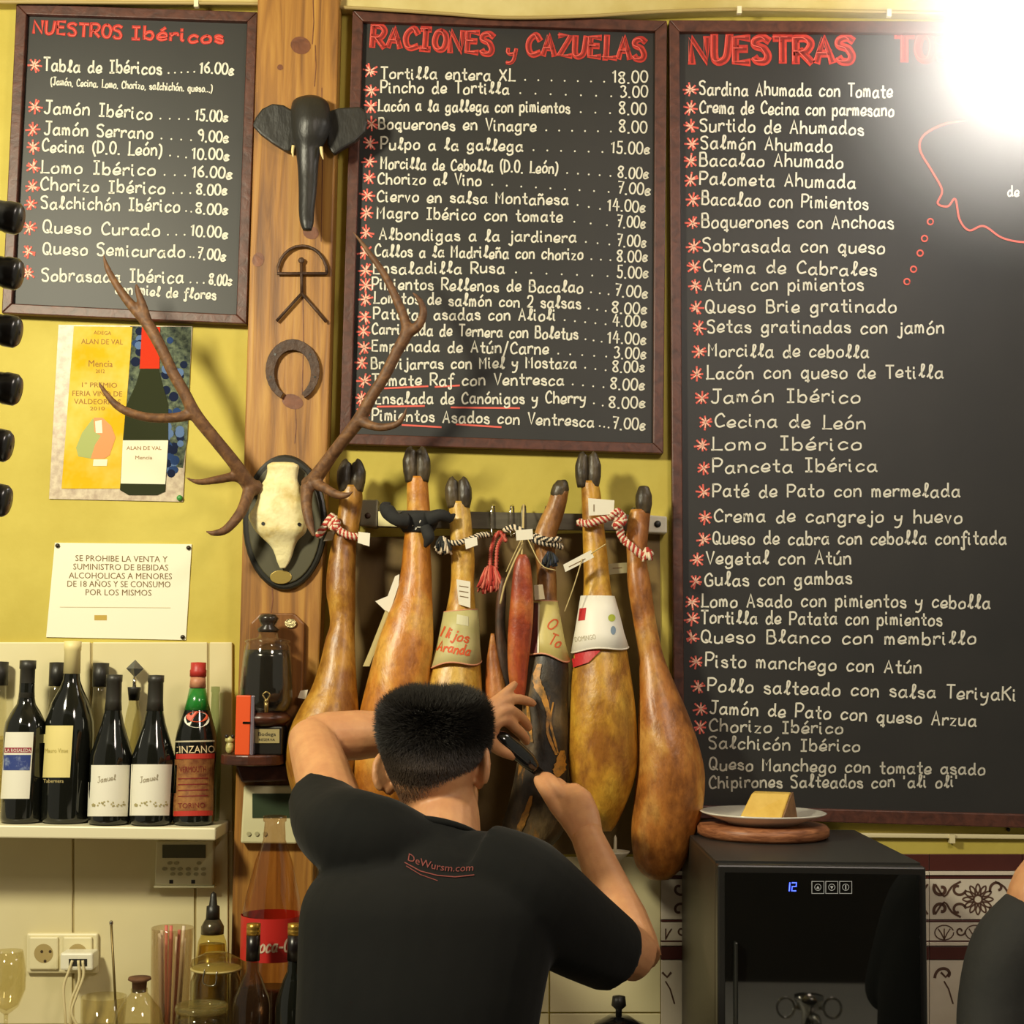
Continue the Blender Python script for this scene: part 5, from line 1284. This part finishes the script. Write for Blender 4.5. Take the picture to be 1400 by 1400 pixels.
for k, x in enumerate((1110, 1129, 1148)):
    o = mesh('touch_button', ribbon(fm, [(x, 1205), (x+16.5, 1205), (x+16.5, 1221.5), (x, 1221.5), (x, 1205)], 1.0, .0006), m_led, dz)
    mesh('button_symbol', join(ribbon(fm, disc_px(x+8.2, 1213, 4.4, n=12)+[(x+12.6, 1213)], .7, .0006), poly_on(fm, [[(x+6, 1215), (x+10.5, 1215), (x+8.2, 1211)], [(x+6, 1211.5), (x+10.5, 1211.5), (x+8.2, 1215.5)], [(x+7.5, 1210), (x+9, 1210), (x+9, 1216), (x+7.5, 1216)]][k], .0006)), m_led, o)
mesh('door_handle', box(xl+.026, xl+.032, FY-.014, FY-.002, .98, 1.16), mat('handle_dark', (58, 58, 54), .25, metal=.6), dz, bevel=.002)

bx = P(1042, 1140, -.16); zb = zt+.003
t = thing('cheese_board', 'round wooden board on the wine cooler under the white plate', 'board', (bx.x, -.17, zb))
rb = 88*S(-.17)
bw = wood('board_olive', (110, 62, 36), (176, 116, 76), 10, (3, 3, 20), .45)
mesh('disc', lathe((bx.x, -.17, zb), [(rb*.93, 0), (rb, .006), (rb, .018), (rb*.96, .024), (.001, .0242)], 40), bw, t, True)
t = thing('plate', 'white round plate carrying the cheese wedge', 'plate', (bx.x, -.17, zb+.0242))
rp_ = 85*S(-.17)
mesh('dish', lathe((bx.x, -.17, zb+.0242), [(rp_*.55, 0), (rp_*.6, .004), (rp_*.96, .020), (rp_, .023), (rp_*.97, .024), (rp_*.62, .010), (.001, .009)], 44), mat('porcelain', (226, 222, 208), .2, coat=.4), t, True)
zp = zb+.0242+.010
A = [P(x, y, d) for x, y, d in ()]
c0 = Vector((bx.x, -.17, zp))
w_ = S(-.17)
pr = [c0+Vector((x*w_, y, z*w_)) for x, y, z in ((-38, -.045, 0), (16, -.058, 0), (47, .02, 0), (-24, .045, 0), (-17, -.02, 35), (34, -.024, 35), (40, .01, 35), (-8, .03, 35))]
t = thing('cheese', 'wedge of yellow cheese with brown rind on the white plate', 'cheese', c0)
mesh('paste', (pr, [(3, 2, 1, 0), (4, 5, 6, 7), (0, 1, 5, 4), (2, 3, 7, 6), (3, 0, 4, 7), (1, 2, 6, 5)]), mat('cheese_paste', (222, 186, 88), .5, (210, 170, 70), 30), t, bevel=.003)
rn = [pr[1], pr[2], pr[6], pr[5]]; off = Vector((.003, -.001, 0))
mesh('rind', ([p+Vector((.0005, 0, 0)) for p in rn]+[p+off for p in rn], [(0, 1, 2, 3), (4, 7, 6, 5), (0, 4, 5, 1), (1, 5, 6, 2), (2, 6, 7, 3), (3, 7, 4, 0)]), mat('cheese_rind', (142, 104, 66), .7, (110, 78, 50), 40), t)

# steel bar on the serving side with a chrome tap; the cooler door mirrors it
t = thing('steel_bar', 'stainless steel bar top mirrored in the wine cooler door', 'counter', (.3, -1.45, 0))
mesh('top', box(-.3, .887, -1.77, -1.13, .81, .85), mat('bar_steel', (206, 206, 200), .4, (196, 196, 190), 3, metal=.15), t, bevel=.003)
mesh('front', box(-.28, .86, -1.74, -1.17, 0, .81), m_dw, t)
cx, cy = .62, -1.20
t = thing('bar_tap', 'chrome tap with two ring handles mirrored in the cooler door', 'tap', (cx, cy, .85))
mesh('column', lathe((cx, cy, .85), [(.026, 0), (.026, .006), (.016, .012), (.015, .06), (.024, .07), (.03, .082), (.03, .09), (.001, .096)], 24), m_chrome, t, True)
for k in (-1, 1):
    ring = [Vector((cx+k*.048+.018*math.cos(a), cy, .915+.02*math.sin(a))) for a in (2*math.pi*i/20 for i in range(21))]
    mesh('ring_handle', tube(ring, .003, 8, 1), m_chrome, t, True)
    mesh('arm', tube([Vector((cx+k*.012, cy, .915)), Vector((cx+k*.032, cy, .915))], .005, 10, 1), m_chrome, t, True)
mesh('spout', tube([Vector((cx, cy, .90)), Vector((cx+.01, cy+.03, .90)), Vector((cx+.012, cy+.05, .875))], [.009, .008, .007], 10), m_chrome, t, True)

# kitchen bits behind the man's elbow
t = thing('black_kettle', 'round black kettle on the counter under the man\'s elbow', 'kettle', (P(850, 1400, -.2).x, -.2, .85))
kx = P(846, 1380, -.2); hk = kx.z-.85
mesh('pot', lathe((kx.x, -.2, .85), [(.05, 0), (.066, .008), (.068, hk*.4), (.05, hk*.75), (.02, hk*.9), (.001, hk*.91)], 32), mat('enamel_black', (18, 18, 18), .1, coat=.4), t, True)
mesh('knob', lathe((kx.x, -.2, .85), [(.006, hk*.9), (.006, hk*1.0), (.014, hk*1.06), (.012, hk*1.2), (.001, hk*1.22)], 16), m_black, t, True)
mesh('rim', lathe((kx.x, -.2, .85), [(.052, hk*.73), (.054, hk*.75), (.05, hk*.77)], 32), m_chrome, t, True)

# ================================================================ THE MAN
m_skin = mat('skin', (204, 150, 104), .5, (192, 136, 94), 30, sss=.15, bump=.05, bscale=180)
def pp(l): return [P(x, y, d) for x, y, d in l]
Hc = P(595, 1030, -.58)
yaw = R(14); Fv = Vector((math.sin(yaw), math.cos(yaw), -.28)).normalized()
Rv = Vector((math.cos(yaw), -math.sin(yaw), .10)).normalized(); Rv = (Rv-Fv*Rv.dot(Fv)).normalized(); Uv = Rv.cross(Fv)
AX = (Rv, Fv, Uv)
def hp(r_, f_, u_): return Hc+Rv*r_+Fv*f_+Uv*u_
body = []
body.append(ell(hp(0, .0, .0), (.079, .097, .100), AX, 28, 18))                    # skull
body.append(ell(hp(0, .035, -.065), (.062, .068, .062), AX, 24, 14))               # jaw
body.append(ell(hp(0, .075, -.10), (.030, .030, .024), AX))                        # chin
body.append(tube([hp(0, .09, -.005), hp(0, .108, -.03), hp(0, .115, -.045), hp(0, .095, -.052)], [.010, .012, .015, .010], 10))   # nose
for k in (-1, 1):
    body.append(ell(hp(k*.034, .088, .012), (.016, .010, .008), AX, 12, 8))        # brow and eye
    body.append(ell(hp(k*.014, .098, -.046), (.010, .010, .008), AX, 10, 8))
body.append(ell(hp(0, .098, -.072), (.026, .009, .006), AX, 14, 8))                # lips
body.append(ell(hp(0, .096, -.081), (.023, .009, .006), AX, 14, 8))
for k in (-1, 1):                                                                  # ears
    e1 = (Rv*k*.62-Fv*.78).normalized(); e3 = e1.cross(Uv).normalized(); ec = hp(k*.082, -.012, -.030)
    body.append(ell(ec+e1*.004, (.021, .0055, .031), (e1, e3, Uv), 16, 12))
    body.append(ell(ec-e1*.008-Uv*.026, (.012, .006, .011), (e1, e3, Uv), 12, 8))
    rim = [ec+e1*(.020*math.cos(a_))+Uv*(.031*math.sin(a_))-e3*k*.001 for a_ in (R(-70)+R(185)*i/8 for i in range(9))]
    body.append(tube(rim, [.005, .006, .0065, .0065, .0065, .0065, .0065, .006, .005], 8, 2))
body.append(tube([P(603, 1185, -.66), P(606, 1145, -.635), P(606, 1105, -.60), hp(0, -.005, -.05)], [.075, .061, .057, .058], 20))   # neck
# trunk under the shirt
body.append(loft_px([(1145, 545, 668, -.65), (1170, 500, 705, -.67), (1220, 445, 735, -.70), (1300, 440, 725, -.72), (1400, 440, 712, -.75), (1500, 440, 700, -.76), (1600, 440, 700, -.76)], -.7, .6, .10, 24, 3))
Ls, Le, Lw = P(470, 1148, -.66), P(425, 1008, -.385), P(641, 998, -.31)
Rs, Re, Rw = P(722, 1215, -.70), P(874, 1311, -.56), P(802, 1142, -.36)
mix = lambda a, b, f: a*(1-f)+b*f
body.append(tube([P(520, 1165, -.68), Ls, mix(Ls, Le, .5), mix(Ls, Le, .85), Le], [.05, .055, .050, .045, .041], 18))
body.append(tube([Le+Vector((-.004, -.004, -.002)), mix(Le, Lw, .10), mix(Le, Lw, .3), mix(Le, Lw, .65), Lw], [.038, .044, .045, .036, .028], 18))
body.append(tube([P(660, 1200, -.69), Rs, mix(Rs, Re, .5), mix(Rs, Re, .85), Re], [.05, .055, .050, .045, .040], 18))
body.append(tube([Re+Vector((.004, -.004, -.004)), mix(Re, Rw, .10), mix(Re, Rw, .3), mix(Re, Rw, .65), Rw], [.036, .042, .043, .035, .029], 18))
# left hand: dorsal side to us, thumb below, fingers spread over the ham
body.append(tube(pp([(636, 998, -.312), (656, 991, -.298), (676, 984, -.275)]), [.027, .033, .030], 14, flat=.55, upv=Vector((0, 0, 1))))
for q, r_ in (([(655, 975, -.295), (673, 962, -.27), (690, 948, -.24), (700, 939, -.215), (705, 934, -.20)], .0085),
              ([(658, 982, -.295), (684, 962, -.262), (705, 956, -.225), (722, 959, -.20), (731, 963, -.188)], .0095),
              ([(660, 990, -.295), (690, 972, -.265), (708, 978, -.232), (718, 988, -.205), (724, 997, -.19)], .0102),
              ([(660, 998, -.295), (688, 984, -.27), (705, 996, -.243), (716, 1007, -.22), (721, 1016, -.205)], .0102),
              ([(650, 1004, -.30), (667, 1011, -.29), (680, 1023, -.275), (694, 1030, -.262), (704, 1035, -.255)], .0112)):
    body.append(tube(pp(q), [r_*1.5, r_*1.25, r_*1.1, r_, r_*.75], 10, 4))
# right hand: fist round the blade spine
body.append(tube(pp([(804, 1146, -.362), (795, 1122, -.335), (783, 1100, -.30), (772, 1084, -.275)]), [.029, .036, .040, .030], 16, flat=.62, upv=Vector((.8, 0, .5))))
for i in range(4):
    q = [(772+i*9, 1092+i*7, -.30), (754+i*13, 1068+i*7, -.268), (744+i*14, 1063+i*8, -.238), (741+i*14, 1073+i*8, -.214), (750+i*13, 1087+i*7, -.212)]
    body.append(tube(pp(q), [.014, .0125, .0108, .0100, .0080], 10, 4))
body.append(tube(pp([(778, 1124, -.325), (761, 1104, -.305), (748, 1086, -.285), (738, 1071, -.262), (734, 1063, -.25)]), [.015, .0140, .0115, .0105, .0080], 10, 4))
man = thing('person', 'man in a black T-shirt seen from behind, carving a hanging ham with raised arms', 'person', (P(572, 1400, -.76).x, -.76, 0))
bv = remesh(join(*body), .0032, 5, .5)
mesh('body', bv, m_skin, man, True)

# T-shirt
m_shirt = mat('shirt_black', (17, 18, 17), .85, (22, 22, 21), 5, (1, 1, .6), spec=.15, sheen=.05, bump=.5, bscale=7)
sh_ = [loft_px([(1158, 560, 660, -.66), (1172, 500, 700, -.675), (1195, 442, 738, -.69), (1235, 416, 756, -.715), (1290, 411, 754, -.73), (1350, 410, 742, -.745), (1410, 408, 732, -.755), (1500, 410, 727, -.765), (1620, 416, 722, -.765)], -.7, .72, .135, 32, 4),
       tube(pp([(540, 1165, -.68), (486, 1143, -.675), (455, 1126, -.62), (439, 1092, -.535)]), [.072, .074, .066, .056], 22),
       tube(pp([(650, 1190, -.70), (712, 1218, -.71), (778, 1266, -.67), (836, 1303, -.595)]), [.078, .086, .076, .064], 22)]
def ring_at(c, nv, r_, n=32):
    nv = Vector(nv).normalized(); a = (Vector((1, 0, 0))-nv*nv.x).normalized(); b = nv.cross(a)
    return [c+(a*math.cos(t)+b*math.sin(t))*r_ for t in (2*math.pi*i/n for i in range(n))]
nk = ring_at(P(606, 1139, -.638), (.22, .42, 1), .0635)
sh_.append(loft([ring_at(P(598, 1215, -.70), (0, .1, 1), .11), ring_at(P(600, 1180, -.675), (.05, .25, 1), .092), ring_at(P(604, 1155, -.65), (.15, .35, 1), .071), nk]))
sh_.append(tube(pp([(575, 1172, -.675), (520, 1150, -.685), (480, 1140, -.675)]), [.062, .070, .070], 20))
sh_.append(tube(pp([(630, 1185, -.68), (680, 1205, -.70), (712, 1222, -.71)]), [.062, .074, .080], 20))
sv = remesh(join(*sh_), .006, 8, .5)
mesh('t_shirt', sv, m_shirt, man, True)
m_ = on_mesh(sv)
# collar band and print
mesh('collar', tube(nk+[nk[0], nk[1]], .0055, 8, 1, 1.0), m_shirt, man, True)
tag(mesh('shirt_print', join(print_on(m_, 'DeWursm.com', (558, 1177), (647, 1191), 10, .0016, bow=-7),
                             ribbon(m_, [(554, 1180), (575, 1192), (598, 1198)], 1.4, .0016), ribbon(m_, [(556, 1185), (575, 1197), (598, 1205)], 1.0, .0016), ribbon(m_, [(598, 1198), (622, 1200), (648, 1197)], 1.4, .0016)), mat('print_red', (116, 54, 48), .8), man), kind='stuff')
# trousers and shoes
tz = P(572, 1600, -.76).z
cxm = P(572, 1400, -.76).x
tr = []
for k in (-1, 1):
    tr.append(tube([Vector((cxm+k*.07, -.765, tz+.12)), Vector((cxm+k*.09, -.77, tz-.08)), Vector((cxm+k*.10, -.76, .46)), Vector((cxm+k*.11, -.78, .08))], [.115, .10, .075, .06], 16))
tr.append(ell((cxm, -.765, tz+.06), (.17, .115, .12)))
mesh('trousers', remesh(join(*tr), .01, 4), mat('trousers_dark', (30, 30, 34), .8), man, True)
for k in (-1, 1):
    mesh('shoe', tube([Vector((cxm+k*.11, -.83, .045)), Vector((cxm+k*.11, -.76, .05)), Vector((cxm+k*.115, -.64, .035)), Vector((cxm+k*.115, -.57, .03))], [.035, .045, .04, .02], 14, flat=.9), mat('shoe_black', (22, 22, 22), .4), man, True)

# hair: short back and sides, tousled on top
def hair_mat():
    m = bpy.data.materials.new('hair'); m.use_nodes = True
    nt = m.node_tree; N = nt.nodes; L = nt.links; b = N['Principled BSDF']; b.inputs['Roughness'].default_value = .6
    tc = N.new('ShaderNodeTexCoord'); sx = N.new('ShaderNodeSeparateXYZ'); L.new(tc.outputs['Object'], sx.inputs[0])
    nz = N.new('ShaderNodeTexNoise'); nz.inputs['Scale'].default_value = 60; L.new(tc.outputs['Object'], nz.inputs['Vector'])
    ad = N.new('ShaderNodeMath'); ad.operation = 'MULTIPLY_ADD'; ad.inputs[1].default_value = .02
    L.new(nz.outputs['Fac'], ad.inputs[0]); L.new(sx.outputs['Z'], ad.inputs[2])
    mr = N.new('ShaderNodeMapRange'); z0 = P(600, 1112, -.66).z; z1 = P(600, 1012, -.66).z
    mr.inputs['From Min'].default_value = z0+.008; mr.inputs['From Max'].default_value = z1
    L.new(ad.outputs[0], mr.inputs['Value'])
    rp = N.new('ShaderNodeValToRGB'); e = rp.color_ramp.elements
    e[0].color = srgb(150, 108, 78); e[1].color = srgb(33, 29, 24); k = e.new(.42); k.color = srgb(78, 62, 48)
    L.new(mr.outputs[0], rp.inputs[0]); L.new(rp.outputs[0], b.inputs['Base Color'])
    return m
cap = loft_px([(952, 572, 622), (958, 548, 645), (970, 530, 659), (995, 523, 665), (1025, 524, 665), (1042, 527, 656), (1058, 533, 643), (1074, 541, 633), (1090, 548, 621), (1102, 555, 604), (1108, 564, 590)], -.585, 1.35, .104, 40, 5)
def shrink(p):
    if p.y > Hc.y+.03 and p.z < P(600, 1005, -.58).z: return Hc+(p-Hc)*.8
    return p
cap = ([shrink(p) for p in cap[0]], cap[1])
rnd = random.Random(21); SV, SF = [], []
z_lo, z_hi = P(600, 1040, -.62).z, P(600, 955, -.58).z
for f in cap[1]:
    if len(f) != 4: continue
    q = [cap[0][i] for i in f]; c = sum(q, Vector())/4; nrm = (q[1]-q[0]).cross(q[3]-q[0])
    if nrm.length < 1e-9: continue
    nrm.normalize()
    if nrm.dot(c-Hc) < 0: nrm = -nrm
    if c.y > Hc.y+.06 and c.z < Hc.z: continue
    h = (c.z-z_lo)/(z_hi-z_lo); hh = max(0, min(1, h))
    area_ = (q[2]-q[0]).cross(q[3]-q[1]).length/2
    for _ in range(int(area_*4.2e5*(1 if h > 0 else .8))+1):
        u, v = rnd.random(), rnd.random(); p = (q[0]*(1-u)+q[1]*u)*(1-v)+(q[3]*(1-u)+q[2]*u)*v
        L_ = .005+.016*hh**.8*rnd.uniform(.4, 1.5)
        side = 1-max(0, min(1, nrm.z*1.4))
        lie = max(0, 1-hh*1.5)
        d = (nrm*(.35+.5*(1-lie))+Vector((rnd.uniform(-.35, .35), .12*(1-lie), -.75*lie+.2*(1-lie)))+Vector((rnd.uniform(-.2, .2), rnd.uniform(-.2, .2), rnd.uniform(-.2, .2)))).normalized()
        s1 = d.orthogonal().normalized()*.0009; s2 = d.cross(s1)
        tip = p+d*L_; k = len(SV)
        SV += [p-d*.002+s1, p-d*.002-s1*.5+s2*.87, p-d*.002-s1*.5-s2*.87, tip]
        SF += [(k, k+1, k+3), (k+1, k+2, k+3), (k+2, k, k+3)]
mh = hair_mat()
hr = mesh('hair', cap, mh, man, True)
tag(mesh('hair_tufts', (SV, SF), mh, hr, False), kind='stuff')

# the knife
t = thing('carving_knife', 'carving knife with glossy black handle held between the man\'s hands', 'knife', P(706, 1026, -.25))
mesh('handle', tube(pp([(676, 1002, -.262), (688, 1011, -.26), (706, 1026, -.25), (722, 1040, -.242), (732, 1050, -.236)]), [.008, .0175, .0185, .017, .011], 16, flat=.8), mat('handle_black', (20, 20, 20), .15, coat=.5), t, True)
a_, b_ = P(726, 1048, -.236), P(790, 1098, -.236)
dn = (b_-a_).normalized(); sd = dn.cross(Vector((0, 1, 0))).normalized()
bl = [a_+sd*.009, b_+sd*.006, b_-sd*.006, a_-sd*.009]
mesh('blade', (bl+[p+Vector((0, .0018, 0)) for p in bl], [(0, 1, 2, 3), (7, 6, 5, 4), (0, 4, 5, 1), (1, 5, 6, 2), (2, 6, 7, 3), (3, 7, 4, 0)]), mat('blade_steel', (120, 116, 108), .2, metal=1.0), t)

# ================================================================ THE OTHER PERSON (right edge)
CY = -.80
cp = thing('person', 'person in a black jacket standing beside the wine cooler, only shoulder showing', 'person', (P(1440, 1400, CY).x, CY, 0))
cj = [loft_px([(1216, 1402, 1478), (1232, 1376, 1500), (1255, 1352, 1528), (1290, 1336, 1552), (1345, 1322, 1566), (1400, 1314, 1572), (1500, 1308, 1574), (1680, 1310, 1570)], CY, .62, .13, 32, 4),
      tube(pp([(1422, 1270, CY), (1382, 1310, CY-.01), (1362, 1400, CY-.03), (1364, 1480, CY-.08), (1410, 1520, CY-.16)]), [.07, .064, .058, .045, .035], 18),
      tube(pp([(1510, 1262, CY), (1545, 1310, CY), (1566, 1400, CY-.02), (1560, 1500, CY-.06), (1520, 1530, CY-.16)]), [.07, .062, .055, .045, .035], 18)]
mesh('jacket', remesh(join(*cj), .007, 5), mat('jacket_black', (26, 27, 25), .8, (33, 33, 30), 9, bump=.5, bscale=9), cp, True)
hc2 = P(1520, 1104, CY+.02)
bd = [ell(hc2, (.078, .095, .11), None, 24, 16), ell(hc2+Vector((0, .03, -.07)), (.06, .065, .06)), tube([P(1436, 1250, CY), P(1446, 1208, CY), hc2+Vector((0, 0, -.05))], [.07, .058, .055], 18),
      tube([hc2+Vector((0, .09, 0)), hc2+Vector((0, .115, -.035)), hc2+Vector((0, .095, -.045))], [.01, .014, .01], 10), ell(hc2+Vector((-.082, -.005, -.02)), (.008, .02, .032)), ell(hc2+Vector((.082, -.005, -.02)), (.008, .02, .032)),
      loft_px([(1235, 1395, 1480), (1300, 1360, 1520), (1500, 1340, 1530), (1680, 1340, 1530)], CY, .5, .09, 20, 3)]
for q in (((1410, 1520, CY-.16), (1432, 1528, CY-.21)), ((1520, 1530, CY-.16), (1495, 1535, CY-.21))):
    a, b = P(*q[0]), P(*q[1]); d = (b-a).normalized()
    bd.append(tube([a, b, b+d*.04], [.028, .032, .03], 12, flat=.6, upv=Vector((1, 0, 0))))
    for i in range(4): bd.append(tube([b+d*.03+Vector((0, 0, .022-.015*i)), b+d*.075+Vector((0, 0, .022-.015*i)), b+d*.09+Vector((0, .012, .012-.015*i))], [.010, .009, .007], 8))
    bd.append(tube([b+Vector((0, 0, .02)), b+d*.03+Vector((0, 0, .045)), b+d*.05+Vector((0, 0, .055))], [.012, .010, .008], 8))
mesh('body', remesh(join(*bd), .0045, 4), m_skin, cp, True)
mesh('hair', ell(hc2+Vector((0, -.012, .022)), (.084, .096, .105), None, 24, 16), mat('hair_brown', (40, 30, 24), .7, (56, 42, 32), 60, bump=.6), cp, True)
px2 = P(1440, 1400, CY).x
tr = [ell((px2, CY, .80), (.17, .12, .14))]
for k in (-1, 1): tr.append(tube([Vector((px2+k*.08, CY, .80)), Vector((px2+k*.10, CY, .45)), Vector((px2+k*.10, CY-.01, .08))], [.10, .075, .06], 16))
mesh('trousers', remesh(join(*tr), .01, 4), mat('trousers_dark', (30, 30, 34), .8), cp, True)
for k in (-1, 1):
    mesh('shoe', tube([Vector((px2+k*.10, CY-.07, .045)), Vector((px2+k*.10, CY, .05)), Vector((px2+k*.105, CY+.12, .03))], [.035, .045, .025], 14, flat=.9), mat('shoe_black', (22, 22, 22), .4), cp, True)

# ================================================================ GLARING LAMP AT THE UPPER RIGHT
LY = -.26
lc = P(1436, 40, LY)
t = thing('pendant_lamp', 'glaring white globe lamp hanging before the tall chalkboard', 'lamp', lc-Vector((0, 0, .17)))
mesh('globe', ell(lc, (.17, .17, .17), None, 48, 28), mat('globe_opal', (255, 250, 240), .4, emit=(255, 248, 238), estr=15), t, True)
# added scattering haze volume, standing in for the glare of the lamp
hv_ = ell(lc, (.50, .50, .50), None, 48, 30)
hv_ = ([Vector((p.x, min(p.y, -.032), p.z)) for p in hv_[0]], hv_[1])
hz = mesh('lamp_glare_halo', hv_, None, None, True, loc=lc)
tag(hz, 'added haze glowing around the globe lamp', 'halo', kind='stuff')
hm = bpy.data.materials.new('halo'); hm.use_nodes = True
N = hm.node_tree.nodes; L = hm.node_tree.links
N.remove(N['Principled BSDF']); ho = [n for n in N if n.type == 'OUTPUT_MATERIAL'][0]
vs = N.new('ShaderNodeVolumeScatter'); tc = N.new('ShaderNodeTexCoord'); vl = N.new('ShaderNodeVectorMath'); vl.operation = 'LENGTH'
L.new(tc.outputs['Object'], vl.inputs[0])
mr = N.new('ShaderNodeMapRange'); mr.inputs['From Min'].default_value = .17; mr.inputs['From Max'].default_value = .50; mr.inputs['To Min'].default_value = 2.2; mr.inputs['To Max'].default_value = 0.0
mr.interpolation_type = 'SMOOTHSTEP'
L.new(vl.outputs['Value'], mr.inputs['Value']); L.new(mr.outputs[0], vs.inputs['Density']); L.new(vs.outputs[0], ho.inputs['Volume'])
hz.data.materials.append(hm)
mesh('fitting', lathe(lc+Vector((0, 0, .16)), [(.05, 0), (.05, .03), (.02, .05), (.004, .052)], 20), m_black, t, True)
mesh('cord', tube([lc+Vector((0, 0, .24)), lc+Vector((0, 0, 1.1))], .004, 8, 1), m_black, t, True)
ce = mesh('ceiling', box(-2.2, 2.4, -4.2, 0.0, lc.z+1.1, lc.z+1.16), mat('ceiling_cream', (222, 208, 160), .7))
tag(ce, 'cream bar ceiling', kind='structure')
